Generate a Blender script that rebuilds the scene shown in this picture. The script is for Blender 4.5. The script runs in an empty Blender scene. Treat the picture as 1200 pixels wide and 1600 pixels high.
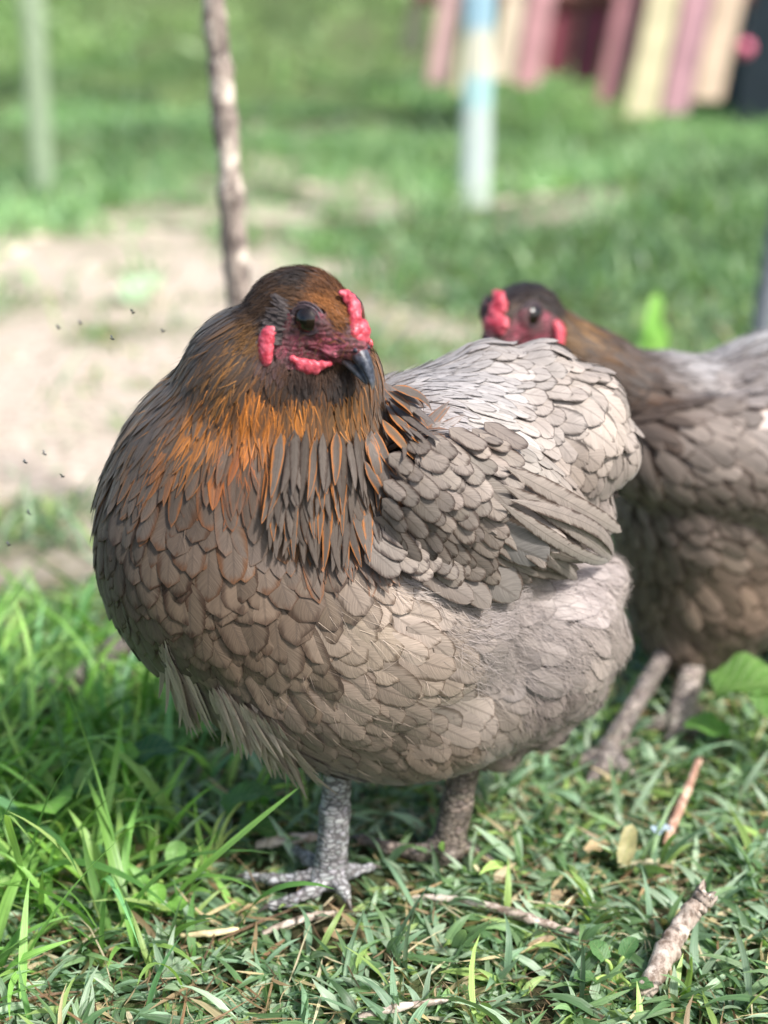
import bpy, math, random
import numpy as np
from mathutils import kdtree, Vector
rng = np.random.default_rng(7)
random.seed(7)

# ------------------------------------------------------------------ camera
SC = bpy.context.scene
H, PITCH, F = 0.45, math.radians(19.5), 2133.0
cam = bpy.data.objects.new('camera', bpy.data.cameras.new('camera'))
SC.collection.objects.link(cam); SC.camera = cam
cam.location = (0, 0, H)
cam.rotation_euler = (math.pi/2 - PITCH, 0, 0)
cam.data.sensor_fit = 'VERTICAL'; cam.data.sensor_height = 36; cam.data.sensor_width = 27
cam.data.lens = 48
cam.data.clip_start = 0.02; cam.data.clip_end = 500
cam.data.dof.use_dof = True
cam.data.dof.focus_distance = 0.648
cam.data.dof.aperture_fstop = 3.8
SC.render.resolution_x, SC.render.resolution_y = 768, 1024

# ------------------------------------------------------------------ light
SUN_EL, SUN_AZ = math.radians(50), math.radians(132)      # azimuth: from +y (away from camera) towards +x (right)
world = bpy.data.worlds.new('World'); SC.world = world; world.use_nodes = True
wn = world.node_tree.nodes; wl = world.node_tree.links
bg = wn['Background']; sky = wn.new('ShaderNodeTexSky')
sky.sky_type = 'NISHITA'; sky.sun_disc = False
sky.sun_elevation = SUN_EL; sky.sun_rotation = SUN_AZ
sky.air_density = 1.0; sky.dust_density = 3.0; sky.ozone_density = 0.6
wl.new(sky.outputs[0], bg.inputs[0]); bg.inputs[1].default_value = 0.11
sd = bpy.data.lights.new('sun', 'SUN'); sd.energy = 3.1; sd.angle = math.radians(6); sd.color = (1, 0.965, 0.915)
sun = bpy.data.objects.new('sun', sd); SC.collection.objects.link(sun)
sdir = Vector((math.sin(SUN_AZ)*math.cos(SUN_EL), math.cos(SUN_AZ)*math.cos(SUN_EL), math.sin(SUN_EL)))
sun.rotation_euler = sdir.to_track_quat('Z', 'Y').to_euler()
SC.view_settings.view_transform = 'Standard'; SC.view_settings.look = 'None'
SC.view_settings.exposure = 1.0; SC.view_settings.gamma = 1
SC.render.engine = 'CYCLES'
SC.cycles.max_bounces = 7; SC.cycles.transparent_max_bounces = 12
SC.cycles.diffuse_bounces = 3; SC.cycles.glossy_bounces = 2; SC.cycles.transmission_bounces = 4
SC.cycles.use_denoising = True

# ------------------------------------------------------------------ projection helpers
sp, cp = math.sin(PITCH), math.cos(PITCH)
def ray(px, py):
    a = (px-600)/F; b = -(py-800)/F
    return np.array([a, cp + b*sp, -sp + b*cp])
def PY(px, py, y):
    d = ray(px, py); t = y/d[1]
    return np.array([0, 0, H]) + d*t
def G(px, py, z=0.0):
    d = ray(px, py); t = (z-H)/d[2]
    return np.array([0, 0, H]) + d*t
def zc(p): return p[1]*cp + (H-p[2])*sp
def pxs(p): return zc(p)/F          # metres per photo pixel at p
def lin(c):
    c = np.asarray(c, float)/255.0
    return np.where(c <= 0.04045, c/12.92, ((c+0.055)/1.055)**2.4)
def nrm(v): return v/np.maximum(np.linalg.norm(v, axis=-1, keepdims=True), 1e-12)

# ------------------------------------------------------------------ object helpers
COL = SC.collection
def tag(o, label=None, cat=None, group=None, kind=None):
    if label: o['label'] = label
    if cat: o['category'] = cat
    if group: o['group'] = group
    if kind: o['kind'] = kind
    return o
def empty(name, loc=(0, 0, 0)):
    o = bpy.data.objects.new(name, None); COL.objects.link(o); o.location = loc; o.empty_display_size = 0.02
    return o
def mesh_np(name, V, Fc, mat=None, parent=None, attrs=None, smooth=True):
    """V (n,3) world coordinates, Fc (m,3|4)."""
    me = bpy.data.meshes.new(name)
    V = np.asarray(V, np.float32); Fc = np.asarray(Fc, np.int32)
    off = np.zeros(3, np.float32)
    if parent is not None:
        q = parent; off = np.zeros(3)
        while q is not None: off = off + np.array(q.location); q = q.parent
    V = V - np.asarray(off, np.float32)
    k = Fc.shape[1]
    me.vertices.add(len(V)); me.vertices.foreach_set('co', V.ravel())
    me.loops.add(Fc.size); me.loops.foreach_set('vertex_index', Fc.ravel())
    me.polygons.add(len(Fc)); me.polygons.foreach_set('loop_start', np.arange(0, Fc.size, k, dtype=np.int32))
    me.polygons.foreach_set('loop_total', np.full(len(Fc), k, np.int32))
    me.polygons.foreach_set('use_smooth', np.full(len(Fc), smooth, bool))
    for an, (ty, arr) in (attrs or {}).items():
        a = me.attributes.new(an, ty, 'POINT')
        arr = np.asarray(arr, np.float32)
        if ty == 'FLOAT_COLOR':
            if arr.shape[1] == 3: arr = np.hstack([arr, np.ones((len(arr), 1), np.float32)])
            a.data.foreach_set('color', arr.ravel())
        elif ty == 'FLOAT_VECTOR': a.data.foreach_set('vector', arr.ravel())
        else: a.data.foreach_set('value', arr.ravel())
    me.update(); me.validate()
    o = bpy.data.objects.new(name, me); COL.objects.link(o)
    if parent is not None: o.parent = parent
    if mat: me.materials.append(mat)
    return o
class Acc:
    """collects several pieces into one mesh"""
    def __init__(s): s.V = []; s.F = []; s.n = 0; s.C = []
    def add(s, V, Fc, col=None):
        V = np.asarray(V, float); s.V.append(V); s.F.append(np.asarray(Fc)+s.n); s.n += len(V)
        if col is not None: s.C.append(np.broadcast_to(np.asarray(col, float), (len(V), 3)))
    def build(s, name, mat, parent=None, smooth=True):
        at = {'col': ('FLOAT_COLOR', np.vstack(s.C))} if s.C else None
        return mesh_np(name, np.vstack(s.V), np.vstack(s.F), mat, parent, at, smooth)
def tube(P, R, n=12, jitter=0, seed=0, flat=1.0):
    """closed tapered tube through points P with radii R (quads, capped by collapsing)"""
    P = np.asarray(P, float); R = np.asarray(R, float); r = np.random.default_rng(seed)
    T = nrm(np.gradient(P, axis=0)); up = np.array([0.13, 0.31, 0.94])
    A = nrm(np.cross(T, up)); B = np.cross(T, A)
    th = np.linspace(0, 2*np.pi, n, endpoint=False)
    j = 1 + jitter*r.normal(size=(len(P), n))
    V = P[:, None] + (A[:, None]*np.cos(th)[None, :, None] + flat*B[:, None]*np.sin(th)[None, :, None])*(R[:, None]*j)[..., None]
    V = np.concatenate([np.repeat(P[:1, None], n, 1), V, np.repeat(P[-1:, None], n, 1)], 0)
    m = len(V); i, k = np.meshgrid(np.arange(m-1), np.arange(n), indexing='ij')
    q = np.stack([i*n+k, i*n+(k+1) % n, (i+1)*n+(k+1) % n, (i+1)*n+k], -1).reshape(-1, 4)
    return V.reshape(-1, 3), q
def smooth_path(P, m=24):
    P = np.asarray(P, float); n = len(P)
    t = np.linspace(0, n-1, m); i = np.clip(t.astype(int), 0, n-2); f = (t-i)[:, None]
    p0 = P[np.clip(i-1, 0, n-1)]; p1 = P[i]; p2 = P[i+1]; p3 = P[np.clip(i+2, 0, n-1)]
    return 0.5*((2*p1)+(-p0+p2)*f+(2*p0-5*p1+4*p2-p3)*f*f+(-p0+3*p1-3*p2+p3)*f**3)

# ------------------------------------------------------------------ value noise (numpy)
_perm = np.random.default_rng(3).random((64, 64, 64)).astype(np.float32)
def vnoise(P):
    P = np.asarray(P, float); i = np.floor(P).astype(int); f = P-i; f = f*f*(3-2*f); r = 0
    for dx in (0, 1):
        for dy in (0, 1):
            for dz in (0, 1):
                w = (f[:, 0] if dx else 1-f[:, 0])*(f[:, 1] if dy else 1-f[:, 1])*(f[:, 2] if dz else 1-f[:, 2])
                r = r + w*_perm[(i[:, 0]+dx) % 64, (i[:, 1]+dy) % 64, (i[:, 2]+dz) % 64]
    return r
def fbm(P, o=3):
    r = 0; a = 0.5
    for k in range(o): r = r + a*vnoise(np.asarray(P)*(2**k)+17*k); a *= 0.5
    return r/(1-0.5**o)

# ------------------------------------------------------------------ materials
class NT:
    def __init__(s, name):
        s.m = bpy.data.materials.new(name); s.m.use_nodes = True
        s.n = s.m.node_tree.nodes; s.l = s.m.node_tree.links
        s.b = s.n['Principled BSDF']; s.out = s.n['Material Output']
    def node(s, t, **k):
        x = s.n.new(t)
        for a, v in k.items(): setattr(x, a, v)
        return x
    def link(s, a, b): s.l.new(a, b)
    def setin(s, sock, v):
        if hasattr(v, 'is_linked') or isinstance(v, bpy.types.NodeSocket): s.l.new(v, sock)
        else: sock.default_value = v
    def math(s, op, a, b=0.0, c=0.0, clamp=False):
        x = s.node('ShaderNodeMath', operation=op); x.use_clamp = clamp
        s.setin(x.inputs[0], a); s.setin(x.inputs[1], b); s.setin(x.inputs[2], c); return x.outputs[0]
    def mix(s, f, a, b, mode='MIX'):
        x = s.node('ShaderNodeMix', data_type='RGBA', blend_type=mode)
        s.setin(x.inputs[0], f); s.setin(x.inputs[6], a); s.setin(x.inputs[7], b); return x.outputs[2]
    def ramp(s, v, a, b, lo=0.0, hi=1.0):
        x = s.node('ShaderNodeMapRange'); x.interpolation_type = 'SMOOTHSTEP'
        s.setin(x.inputs[0], v); s.setin(x.inputs[1], a); s.setin(x.inputs[2], b); s.setin(x.inputs[3], lo); s.setin(x.inputs[4], hi)
        return x.outputs[0]
    def attr(s, name, out='Color'): return s.node('ShaderNodeAttribute', attribute_name=name).outputs[out]
    def noise(s, vec, scale, detail=2, rough=0.5, out=0):
        x = s.node('ShaderNodeTexNoise'); x.inputs['Scale'].default_value = scale
        x.inputs['Detail'].default_value = detail; x.inputs['Roughness'].default_value = rough
        if vec is not None: s.link(vec, x.inputs['Vector'])
        return x.outputs[out]
    def bump(s, h, strength, dist):
        x = s.node('ShaderNodeBump'); x.inputs['Strength'].default_value = strength; x.inputs['Distance'].default_value = dist
        s.link(h, x.inputs['Height']); return x.outputs[0]
    def rgb(s, c): x = s.node('ShaderNodeRGB'); x.outputs[0].default_value = (*c, 1); return x.outputs[0]
    def obj(s): return s.node('ShaderNodeTexCoord').outputs['Object']

def feather_material():
    t = NT('feather'); b = t.b
    sep = t.node('ShaderNodeSeparateXYZ'); t.link(t.attr('fuv', 'Vector'), sep.inputs[0])
    u, v, r = sep.outputs
    par = t.node('ShaderNodeSeparateXYZ'); t.link(t.attr('par', 'Vector'), par.inputs[0])
    lw, fray, asp = par.outputs                       # lacing width, fray, length / width
    au = t.math('ABSOLUTE', u)
    # barb streaks: lines leave the rachis at an angle
    s = t.math('SUBTRACT', t.math('MULTIPLY', v, asp), t.math('MULTIPLY', au, 0.55))
    cv = t.node('ShaderNodeCombineXYZ')
    t.link(t.math('MULTIPLY', u, 0.9), cv.inputs[0]); t.link(t.math('MULTIPLY', s, 16.0), cv.inputs[1]); t.link(t.math('MULTIPLY', r, 91.0), cv.inputs[2])
    st = t.noise(cv.outputs[0], 1.0, 2, 0.6)
    cv2 = t.node('ShaderNodeCombineXYZ')
    t.link(t.math('MULTIPLY', u, 1.3), cv2.inputs[0]); t.link(t.math('MULTIPLY', s, 1.6), cv2.inputs[1]); t.link(t.math('MULTIPLY', r, 37.0), cv2.inputs[2])
    st2 = t.noise(cv2.outputs[0], 1.0, 2, 0.5)
    # distance to the edge in units of half width
    tipd = t.math('MULTIPLY', t.math('SUBTRACT', 1.0, v), t.math('MULTIPLY', asp, 1.6))
    e = t.math('MINIMUM', t.math('SUBTRACT', 1.0, au), tipd)
    e = t.math('ADD', e, t.math('MULTIPLY', t.math('SUBTRACT', st, 0.5), 0.22))
    el = t.math('ADD', e, t.math('MULTIPLY', t.math('SUBTRACT', st2, 0.5), 0.7))
    lace = t.ramp(el, 0.04, t.math('ADD', lw, 0.08), 1.0, 0.0)
    c = t.mix(lace, t.attr('col'), t.attr('edge'))
    c = t.mix(1.0, c, t.mix(st, t.rgb((0.62, 0.62, 0.62)), t.rgb((1.3, 1.3, 1.3))), 'MULTIPLY')
    c = t.mix(1.0, c, t.mix(st2, t.rgb((0.78, 0.78, 0.78)), t.rgb((1.2, 1.18, 1.16))), 'MULTIPLY')
    rac = t.ramp(au, 0.03, 0.10, 0.38, 0.0)
    c = t.mix(rac, c, t.rgb((0.06, 0.045, 0.035)))
    t.link(c, b.inputs['Base Color'])
    b.inputs['Roughness'].default_value = 0.5
    b.inputs['Specular IOR Level'].default_value = 0.35
    b.inputs['Sheen Weight'].default_value = 0.15; b.inputs['Sheen Roughness'].default_value = 0.4
    t.link(t.bump(st, 0.35, 0.0006), b.inputs['Normal'])
    # frayed outline
    al = t.ramp(t.math('SUBTRACT', e, t.math('MULTIPLY', fray, t.math('SUBTRACT', st, 0.42))), -0.02, 0.05, 0.0, 1.0)
    t.link(al, b.inputs['Alpha'])
    tr = t.node('ShaderNodeBsdfTranslucent'); t.link(c, tr.inputs[0])
    ms = t.node('ShaderNodeMixShader'); ms.inputs[0].default_value = 0.12
    t.link(b.outputs[0], ms.inputs[1]); t.link(tr.outputs[0], ms.inputs[2])
    tp = t.node('ShaderNodeBsdfTransparent'); ms2 = t.node('ShaderNodeMixShader')
    b.inputs['Alpha'].default_value = 1
    for lk in list(b.inputs['Alpha'].links): t.l.remove(lk)
    t.link(al, ms2.inputs[0]); t.link(tp.outputs[0], ms2.inputs[1]); t.link(ms.outputs[0], ms2.inputs[2])
    t.link(ms2.outputs[0], t.out.inputs[0])
    return t.m
def simple(name, col, rough=0.6, spec=0.4, noise=None, var=0.3, bump=0, bscale=None, sss=0, coat=0, attr=None):
    t = NT(name); b = t.b; co = t.obj()
    base = t.attr(attr) if attr else t.rgb(col)
    if noise:
        n = t.noise(co, noise, 4, 0.6)
        n = t.ramp(n, 0.3, 0.7)
        base = t.mix(1.0, base, t.mix(n, t.rgb((1-var,)*3), t.rgb((1+var,)*3)), 'MULTIPLY')
    t.link(base, b.inputs['Base Color'])
    if bump:
        t.link(t.bump(t.noise(co, bscale or noise, 4, 0.65), 1.0, bump), b.inputs['Normal'])
    b.inputs['Roughness'].default_value = rough; b.inputs['Specular IOR Level'].default_value = spec
    if sss:
        b.inputs['Subsurface Weight'].default_value = sss; b.inputs['Subsurface Radius'].default_value = (1, 0.3, 0.2); b.inputs['Subsurface Scale'].default_value = 0.003
    if coat: b.inputs['Coat Weight'].default_value = coat; b.inputs['Coat Roughness'].default_value = 0.03
    return t.m
M_FEATHER = feather_material()
M_DOWN = simple('down', (0.1, 0.1, 0.1), 0.7, 0.2, attr='col')
M_SKINB = simple('under_plumage', lin((88, 76, 68)), 0.8, 0.1, 300, 0.35, 0.001, 500)
def leg_material():
    t = NT('leg_scales'); co = t.obj()
    mp = t.node('ShaderNodeMapping'); mp.inputs['Scale'].default_value = (0.45, 0.45, 1.0); t.link(co, mp.inputs[0])
    v = t.node('ShaderNodeTexVoronoi', feature='DISTANCE_TO_EDGE'); v.inputs['Scale'].default_value = 430; t.link(mp.outputs[0], v.inputs['Vector'])
    v2 = t.node('ShaderNodeTexVoronoi'); v2.inputs['Scale'].default_value = 430; t.link(mp.outputs[0], v2.inputs['Vector'])
    edge = t.ramp(v.outputs['Distance'], 0.02, 0.16)
    n = t.ramp(t.noise(co, 110, 3, 0.6), 0.40, 0.60)
    wv = t.node('ShaderNodeTexWave', wave_type='BANDS', bands_direction='Z', wave_profile='SAW'); wv.inputs['Scale'].default_value = 48; wv.inputs['Distortion'].default_value = 2.5; wv.inputs['Detail'].default_value = 1; wv.inputs['Detail Scale'].default_value = 3
    t.link(co, wv.inputs['Vector'])
    base = t.mix(n, t.rgb(lin((150, 146, 143))), t.rgb(lin((186, 181, 176))))
    base = t.mix(t.ramp(wv.outputs['Fac'], 0.78, 0.98, 0.0, 0.75), base, t.rgb(lin((92, 84, 80))))
    cell = t.mix(0.06, base, v2.outputs['Color'], 'SOFT_LIGHT')
    c = t.mix(edge, t.rgb(lin((96, 90, 88))), cell)
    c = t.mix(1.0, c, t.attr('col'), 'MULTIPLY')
    t.link(c, t.b.inputs['Base Color']); t.b.inputs['Roughness'].default_value = 0.55
    t.link(t.bump(t.math('ADD', edge, t.math('MULTIPLY', wv.outputs['Fac'], 0.8)), 0.8, 0.0007), t.b.inputs['Normal'])
    return t.m
M_LEG = leg_material()
M_CLAW = simple('claw_horn', lin((90, 84, 80)), 0.35, 0.5, 200, 0.3)
def comb_material():
    t = NT('comb_skin'); co = t.obj()
    v = t.node('ShaderNodeTexVoronoi'); v.inputs['Scale'].default_value = 650; t.link(co, v.inputs['Vector'])
    n = t.noise(co, 260, 4, 0.6)
    c = t.mix(t.ramp(n, 0.3, 0.7), t.rgb(lin((166, 42, 58))), t.rgb(lin((210, 98, 112))))
    t.link(c, t.b.inputs['Base Color']); t.b.inputs['Roughness'].default_value = 0.42
    t.b.inputs['Subsurface Weight'].default_value = 0.25; t.b.inputs['Subsurface Scale'].default_value = 0.002
    t.b.inputs['Subsurface Radius'].default_value = (1, 0.25, 0.2)
    h = t.math('ADD', t.math('MULTIPLY', v.outputs['Distance'], -0.6), n)
    t.link(t.bump(h, 0.8, 0.0005), t.b.inputs['Normal'])
    return t.m
M_COMB = comb_material()
def face_material():
    t = NT('face_skin'); co = t.obj()
    n = t.noise(co, 420, 5, 0.75); n2 = t.noise(co, 90, 3, 0.5)
    dark = t.math('MULTIPLY', t.ramp(n, 0.40, 0.6), 0.85)
    c = t.mix(t.ramp(n2, 0.42, 0.6), t.attr('col'), t.mix(0.35, t.attr('col'), t.rgb(lin((196, 84, 110)))))
    c = t.mix(dark, c, t.rgb(lin((58, 38, 38))))
    t.link(c, t.b.inputs['Base Color']); t.b.inputs['Roughness'].default_value = 0.5
    wv = t.node('ShaderNodeTexWave', wave_type='RINGS'); wv.inputs['Scale'].default_value = 120; wv.inputs['Distortion'].default_value = 8
    t.link(co, wv.inputs['Vector'])
    t.link(t.bump(t.math('ADD', n, t.math('MULTIPLY', wv.outputs['Fac'], 0.25)), 1.0, 0.0012), t.b.inputs['Normal'])
    return t.m
M_FACE = face_material()
def beak_material():
    t = NT('beak_horn'); co = t.obj()
    n = t.noise(co, 350, 4, 0.7)
    c = t.mix(t.ramp(n, 0.4, 0.72), t.attr('col'), t.rgb(lin((92, 98, 110))))
    t.link(c, t.b.inputs['Base Color']); t.b.inputs['Roughness'].default_value = 0.4
    t.link(t.bump(n, 0.6, 0.0004), t.b.inputs['Normal'])
    return t.m
M_BEAK = beak_material()
M_EYE = simple('eye_gloss', (0.010, 0.006, 0.004), 0.05, 0.5, coat=0.25)
M_PUPIL = simple('pupil_black', (0.002, 0.002, 0.002), 0.05, 0.5, coat=0.25)
M_LID = simple('eyelid_skin', lin((70, 58, 62)), 0.5, 0.4, 500, 0.4, 0.0004, 700)

# ------------------------------------------------------------------ implicit surfaces
def rotz(a): c, s = math.cos(a), math.sin(a); return np.array([[c, -s, 0], [s, c, 0], [0, 0, 1.]])
def roty(a): c, s = math.cos(a), math.sin(a); return np.array([[c, 0, s], [0, 1, 0], [-s, 0, c]])
class Field:
    def __init__(s, k=0.02): s.p = []; s.k = k
    def ell(s, c, r, R=None, k=None):
        s.p.append(('e', np.array(c, np.float32), np.array(r, np.float32), None if R is None else np.array(R, np.float32), k or s.k)); return s
    def cap(s, a, b, ra, rb, k=None):
        s.p.append(('c', np.array(a, np.float32), np.array(b, np.float32), (ra, rb), k or s.k)); return s
    def __call__(s, P):
        P = np.asarray(P, np.float32); d = None
        for q in s.p:
            if q[0] == 'e':
                x = P-q[1]
                if q[3] is not None: x = x @ q[3]          # columns of R are the local axes
                xr = x/q[2]; k0 = np.sqrt((xr*xr).sum(-1))+1e-9; xr = xr/q[2]; k1 = np.sqrt((xr*xr).sum(-1))+1e-9
                e = k0*(k0-1)/k1
            else:
                ab = q[2]-q[1]; t = np.clip(((P-q[1]) @ ab)/(ab @ ab), 0, 1)
                e = np.linalg.norm(P-q[1]-t[..., None]*ab, axis=-1)-(q[3][0]+(q[3][1]-q[3][0])*t)
            if d is None: d = e
            else:
                k = q[4]; h = np.clip(0.5+0.5*(e-d)/k, 0, 1)
                d = e*(1-h)+d*h-k*h*(1-h)
        return d
    def grad(s, P, e=5e-4):
        P = np.asarray(P, np.float32); g = np.zeros(P.shape, np.float32)
        for k in ((1, -1, -1), (-1, -1, 1), (-1, 1, -1), (1, 1, 1)):
            k = np.array(k, np.float32); g += k*s(P+k*e)[..., None]
        return nrm(g)
    def proj(s, P, it=2):
        for _ in range(it):
            g = s.grad(P); P = P-g*s(P)[..., None]
        return P, g
    def march(s, px, py):
        d = ray(px, py); d = d/np.linalg.norm(d); t = 0.35; o = np.array([0, 0, H])
        best = (9, t)
        for _ in range(160):
            v = float(s((o+d*t)[None])[0])
            if v < best[0]: best = (v, t)
            if v < 2e-4: break
            t += max(v*0.8, 2e-4)
            if t > 2: t = best[1]; break
        return o+d*t
def surf_nets(f, lo, hi, h):
    lo = np.asarray(lo, float); hi = np.asarray(hi, float)
    n = np.ceil((hi-lo)/h).astype(int)+1
    ax = [lo[i]+h*np.arange(n[i]) for i in range(3)]
    vals = np.empty(n, np.float32)
    for i in range(n[0]):
        Y, Z = np.meshgrid(ax[1], ax[2], indexing='ij')
        vals[i] = f(np.stack([np.full_like(Y, ax[0][i]), Y, Z], -1))
    ins = vals < 0
    m = n-1; acc = np.zeros((*m, 3)); cnt = np.zeros(m)
    def sl(o): return tuple(slice(o[a], o[a]+m[a]) for a in range(3))
    for a in range(3):
        bb = [x for x in range(3) if x != a]
        for o1 in (0, 1):
            for o2 in (0, 1):
                o = [0, 0, 0]; o[bb[0]] = o1; o[bb[1]] = o2; q = list(o); q[a] = 1
                v0 = vals[sl(o)]; v1 = vals[sl(q)]; cr = (v0 < 0) != (v1 < 0)
                t = np.where(cr, v0/(v0-v1+1e-20), 0)
                for x in range(3): acc[..., x] += np.where(cr, o[x]+(t if x == a else 0), 0)
                cnt += cr
    act = cnt > 0; idx = -np.ones(m, int); idx[act] = np.arange(act.sum())
    cell = np.stack(np.nonzero(act), -1)
    V = lo+h*(cell+acc[act]/cnt[act][:, None]); Fs = []
    for a in range(3):
        bb = [x for x in range(3) if x != a]
        s0 = [slice(1, m[x]) for x in range(3)]; s0[a] = slice(0, m[a]); s1 = list(s0); s1[a] = slice(1, m[a]+1)
        A = ins[tuple(s0)]; B = ins[tuple(s1)]; cr = A != B
        I = np.stack(np.nonzero(cr), -1)
        I = I+np.array([1 if x != a else 0 for x in range(3)])
        e1 = np.zeros(3, int); e1[bb[0]] = 1; e2 = np.zeros(3, int); e2[bb[1]] = 1
        g = lambda q: idx[q[:, 0], q[:, 1], q[:, 2]]
        q = np.stack([g(I-e1-e2), g(I-e2), g(I), g(I-e1)], -1)
        fl = A[cr] if a != 1 else ~A[cr]
        q[~fl] = q[~fl][:, ::-1]; Fs.append(q)
    Fc = np.vstack(Fs); Fc = Fc[(Fc >= 0).all(1)]
    return V, Fc
def samp_surface(V, Fc, n, r):
    T = np.vstack([Fc[:, [0, 1, 2]], Fc[:, [0, 2, 3]]])
    a, b, c = V[T[:, 0]], V[T[:, 1]], V[T[:, 2]]
    ar = np.linalg.norm(np.cross(b-a, c-a), axis=1); i = r.choice(len(T), n, p=ar/ar.sum())
    u = r.random((n, 1)); v = r.random((n, 1)); m = u+v > 1; u[m] = 1-u[m]; v[m] = 1-v[m]
    return a[i]+u*(b[i]-a[i])+v*(c[i]-a[i])
AN = 1.45
def poisson(P, rad, D):
    """greedy dart throwing: radius per point, rows packed closer along the feather direction"""
    cs = max(rad.min(), 0.0012); keep = []; grid = {}; a2 = AN*AN-1; D = nrm(D)
    Pl = P.tolist(); Dl = D.tolist(); Rl = rad.tolist()
    for i in range(len(Pl)):
        x, y, z = Pl[i]; r = Rl[i]; dx, dy, dz = Dl[i]; k = int(math.ceil(r/cs)); gx, gy, gz = int(x//cs), int(y//cs), int(z//cs); ok = True
        r2 = r*r
        for a in range(gx-k, gx+k+1):
            for b in range(gy-k, gy+k+1):
                for c in range(gz-k, gz+k+1):
                    q = grid.get((a, b, c))
                    if q:
                        for j in q:
                            w = Pl[j]; ex = w[0]-x; ey = w[1]-y; ez = w[2]-z; al = ex*dx+ey*dy+ez*dz
                            if ex*ex+ey*ey+ez*ez+a2*al*al < r2: ok = False; break
                    if not ok: break
                if not ok: break
            if not ok: break
        if ok: keep.append(i); grid.setdefault((gx, gy, gz), []).append(i)
    return np.array(keep, int)
def relax(f, P, radf, dirf, it=4):
    for _ in range(it):
        kd = kdtree.KDTree(len(P))
        for i, p in enumerate(P): kd.insert(p, i)
        kd.balance(); R = radf(P); D = nrm(dirf(P)); M = np.zeros_like(P)
        nb = np.array([[j for (_c, j, _d) in kd.find_n(p, 10)][1:] for p in P])
        e = P[:, None]-P[nb]; al = (e*D[:, None]).sum(-1)
        d = np.sqrt((e*e).sum(-1)+(AN*AN-1)*al*al)+1e-9; t = R[:, None]*1.3
        wgt = np.where(d < t, (t-d)/d*0.22, 0)
        M = (e*wgt[..., None]).sum(1); M = M*np.minimum(1, R*0.4/np.maximum(np.linalg.norm(M, axis=1), 1e-9))[:, None]
        P, _g = f.proj(P+M, 1)
        P = np.asarray(P, float)
    return P

# ------------------------------------------------------------------ plumage
class Guides:
    """rows: px, py, dx, dy, L, W, point, lift, lace, fray, centre colour, edge colour, spread, region"""
    def __init__(s, f, rows, power=4):
        s.pos = np.array([f.march(r[0], r[1]) for r in rows]); s.pw = power
        s.dir = nrm(np.array([[r[2], 0.0, -r[3]] for r in rows], float))
        s.num = np.array([r[4:10] for r in rows], float)
        s.c = np.array([lin(r[10]) for r in rows]); s.e = np.array([lin(r[11]) for r in rows])
        s.sp = np.array([r[12] for r in rows], float); s.reg = [r[13] for r in rows]
    def __call__(s, P):
        d = np.linalg.norm(P[:, None]-s.pos[None], axis=-1)+1e-4
        w = d**-s.pw; w = w/w.sum(1, keepdims=True)
        near = d.argmin(1)
        return dict(dir=w @ s.dir, num=w @ s.num, c=w @ s.c, e=w @ s.e, sp=w @ s.sp, near=near)
def shape_w(v, point):
    """half-width profile of a feather for v in 0..1; point 0 = round tip, 1 = lance"""
    rnd = np.minimum(1, (v/0.22)**0.6)*np.sqrt(np.clip(1-((v-0.66)/0.34).clip(0, 1)**2.0, 0, 1))
    lan = np.minimum(1, (v/0.25)**0.6)*np.clip(1-((v-0.3)/0.7).clip(0, 1)**1.7, 0, 1)
    return rnd*(1-point)+lan*point
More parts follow.
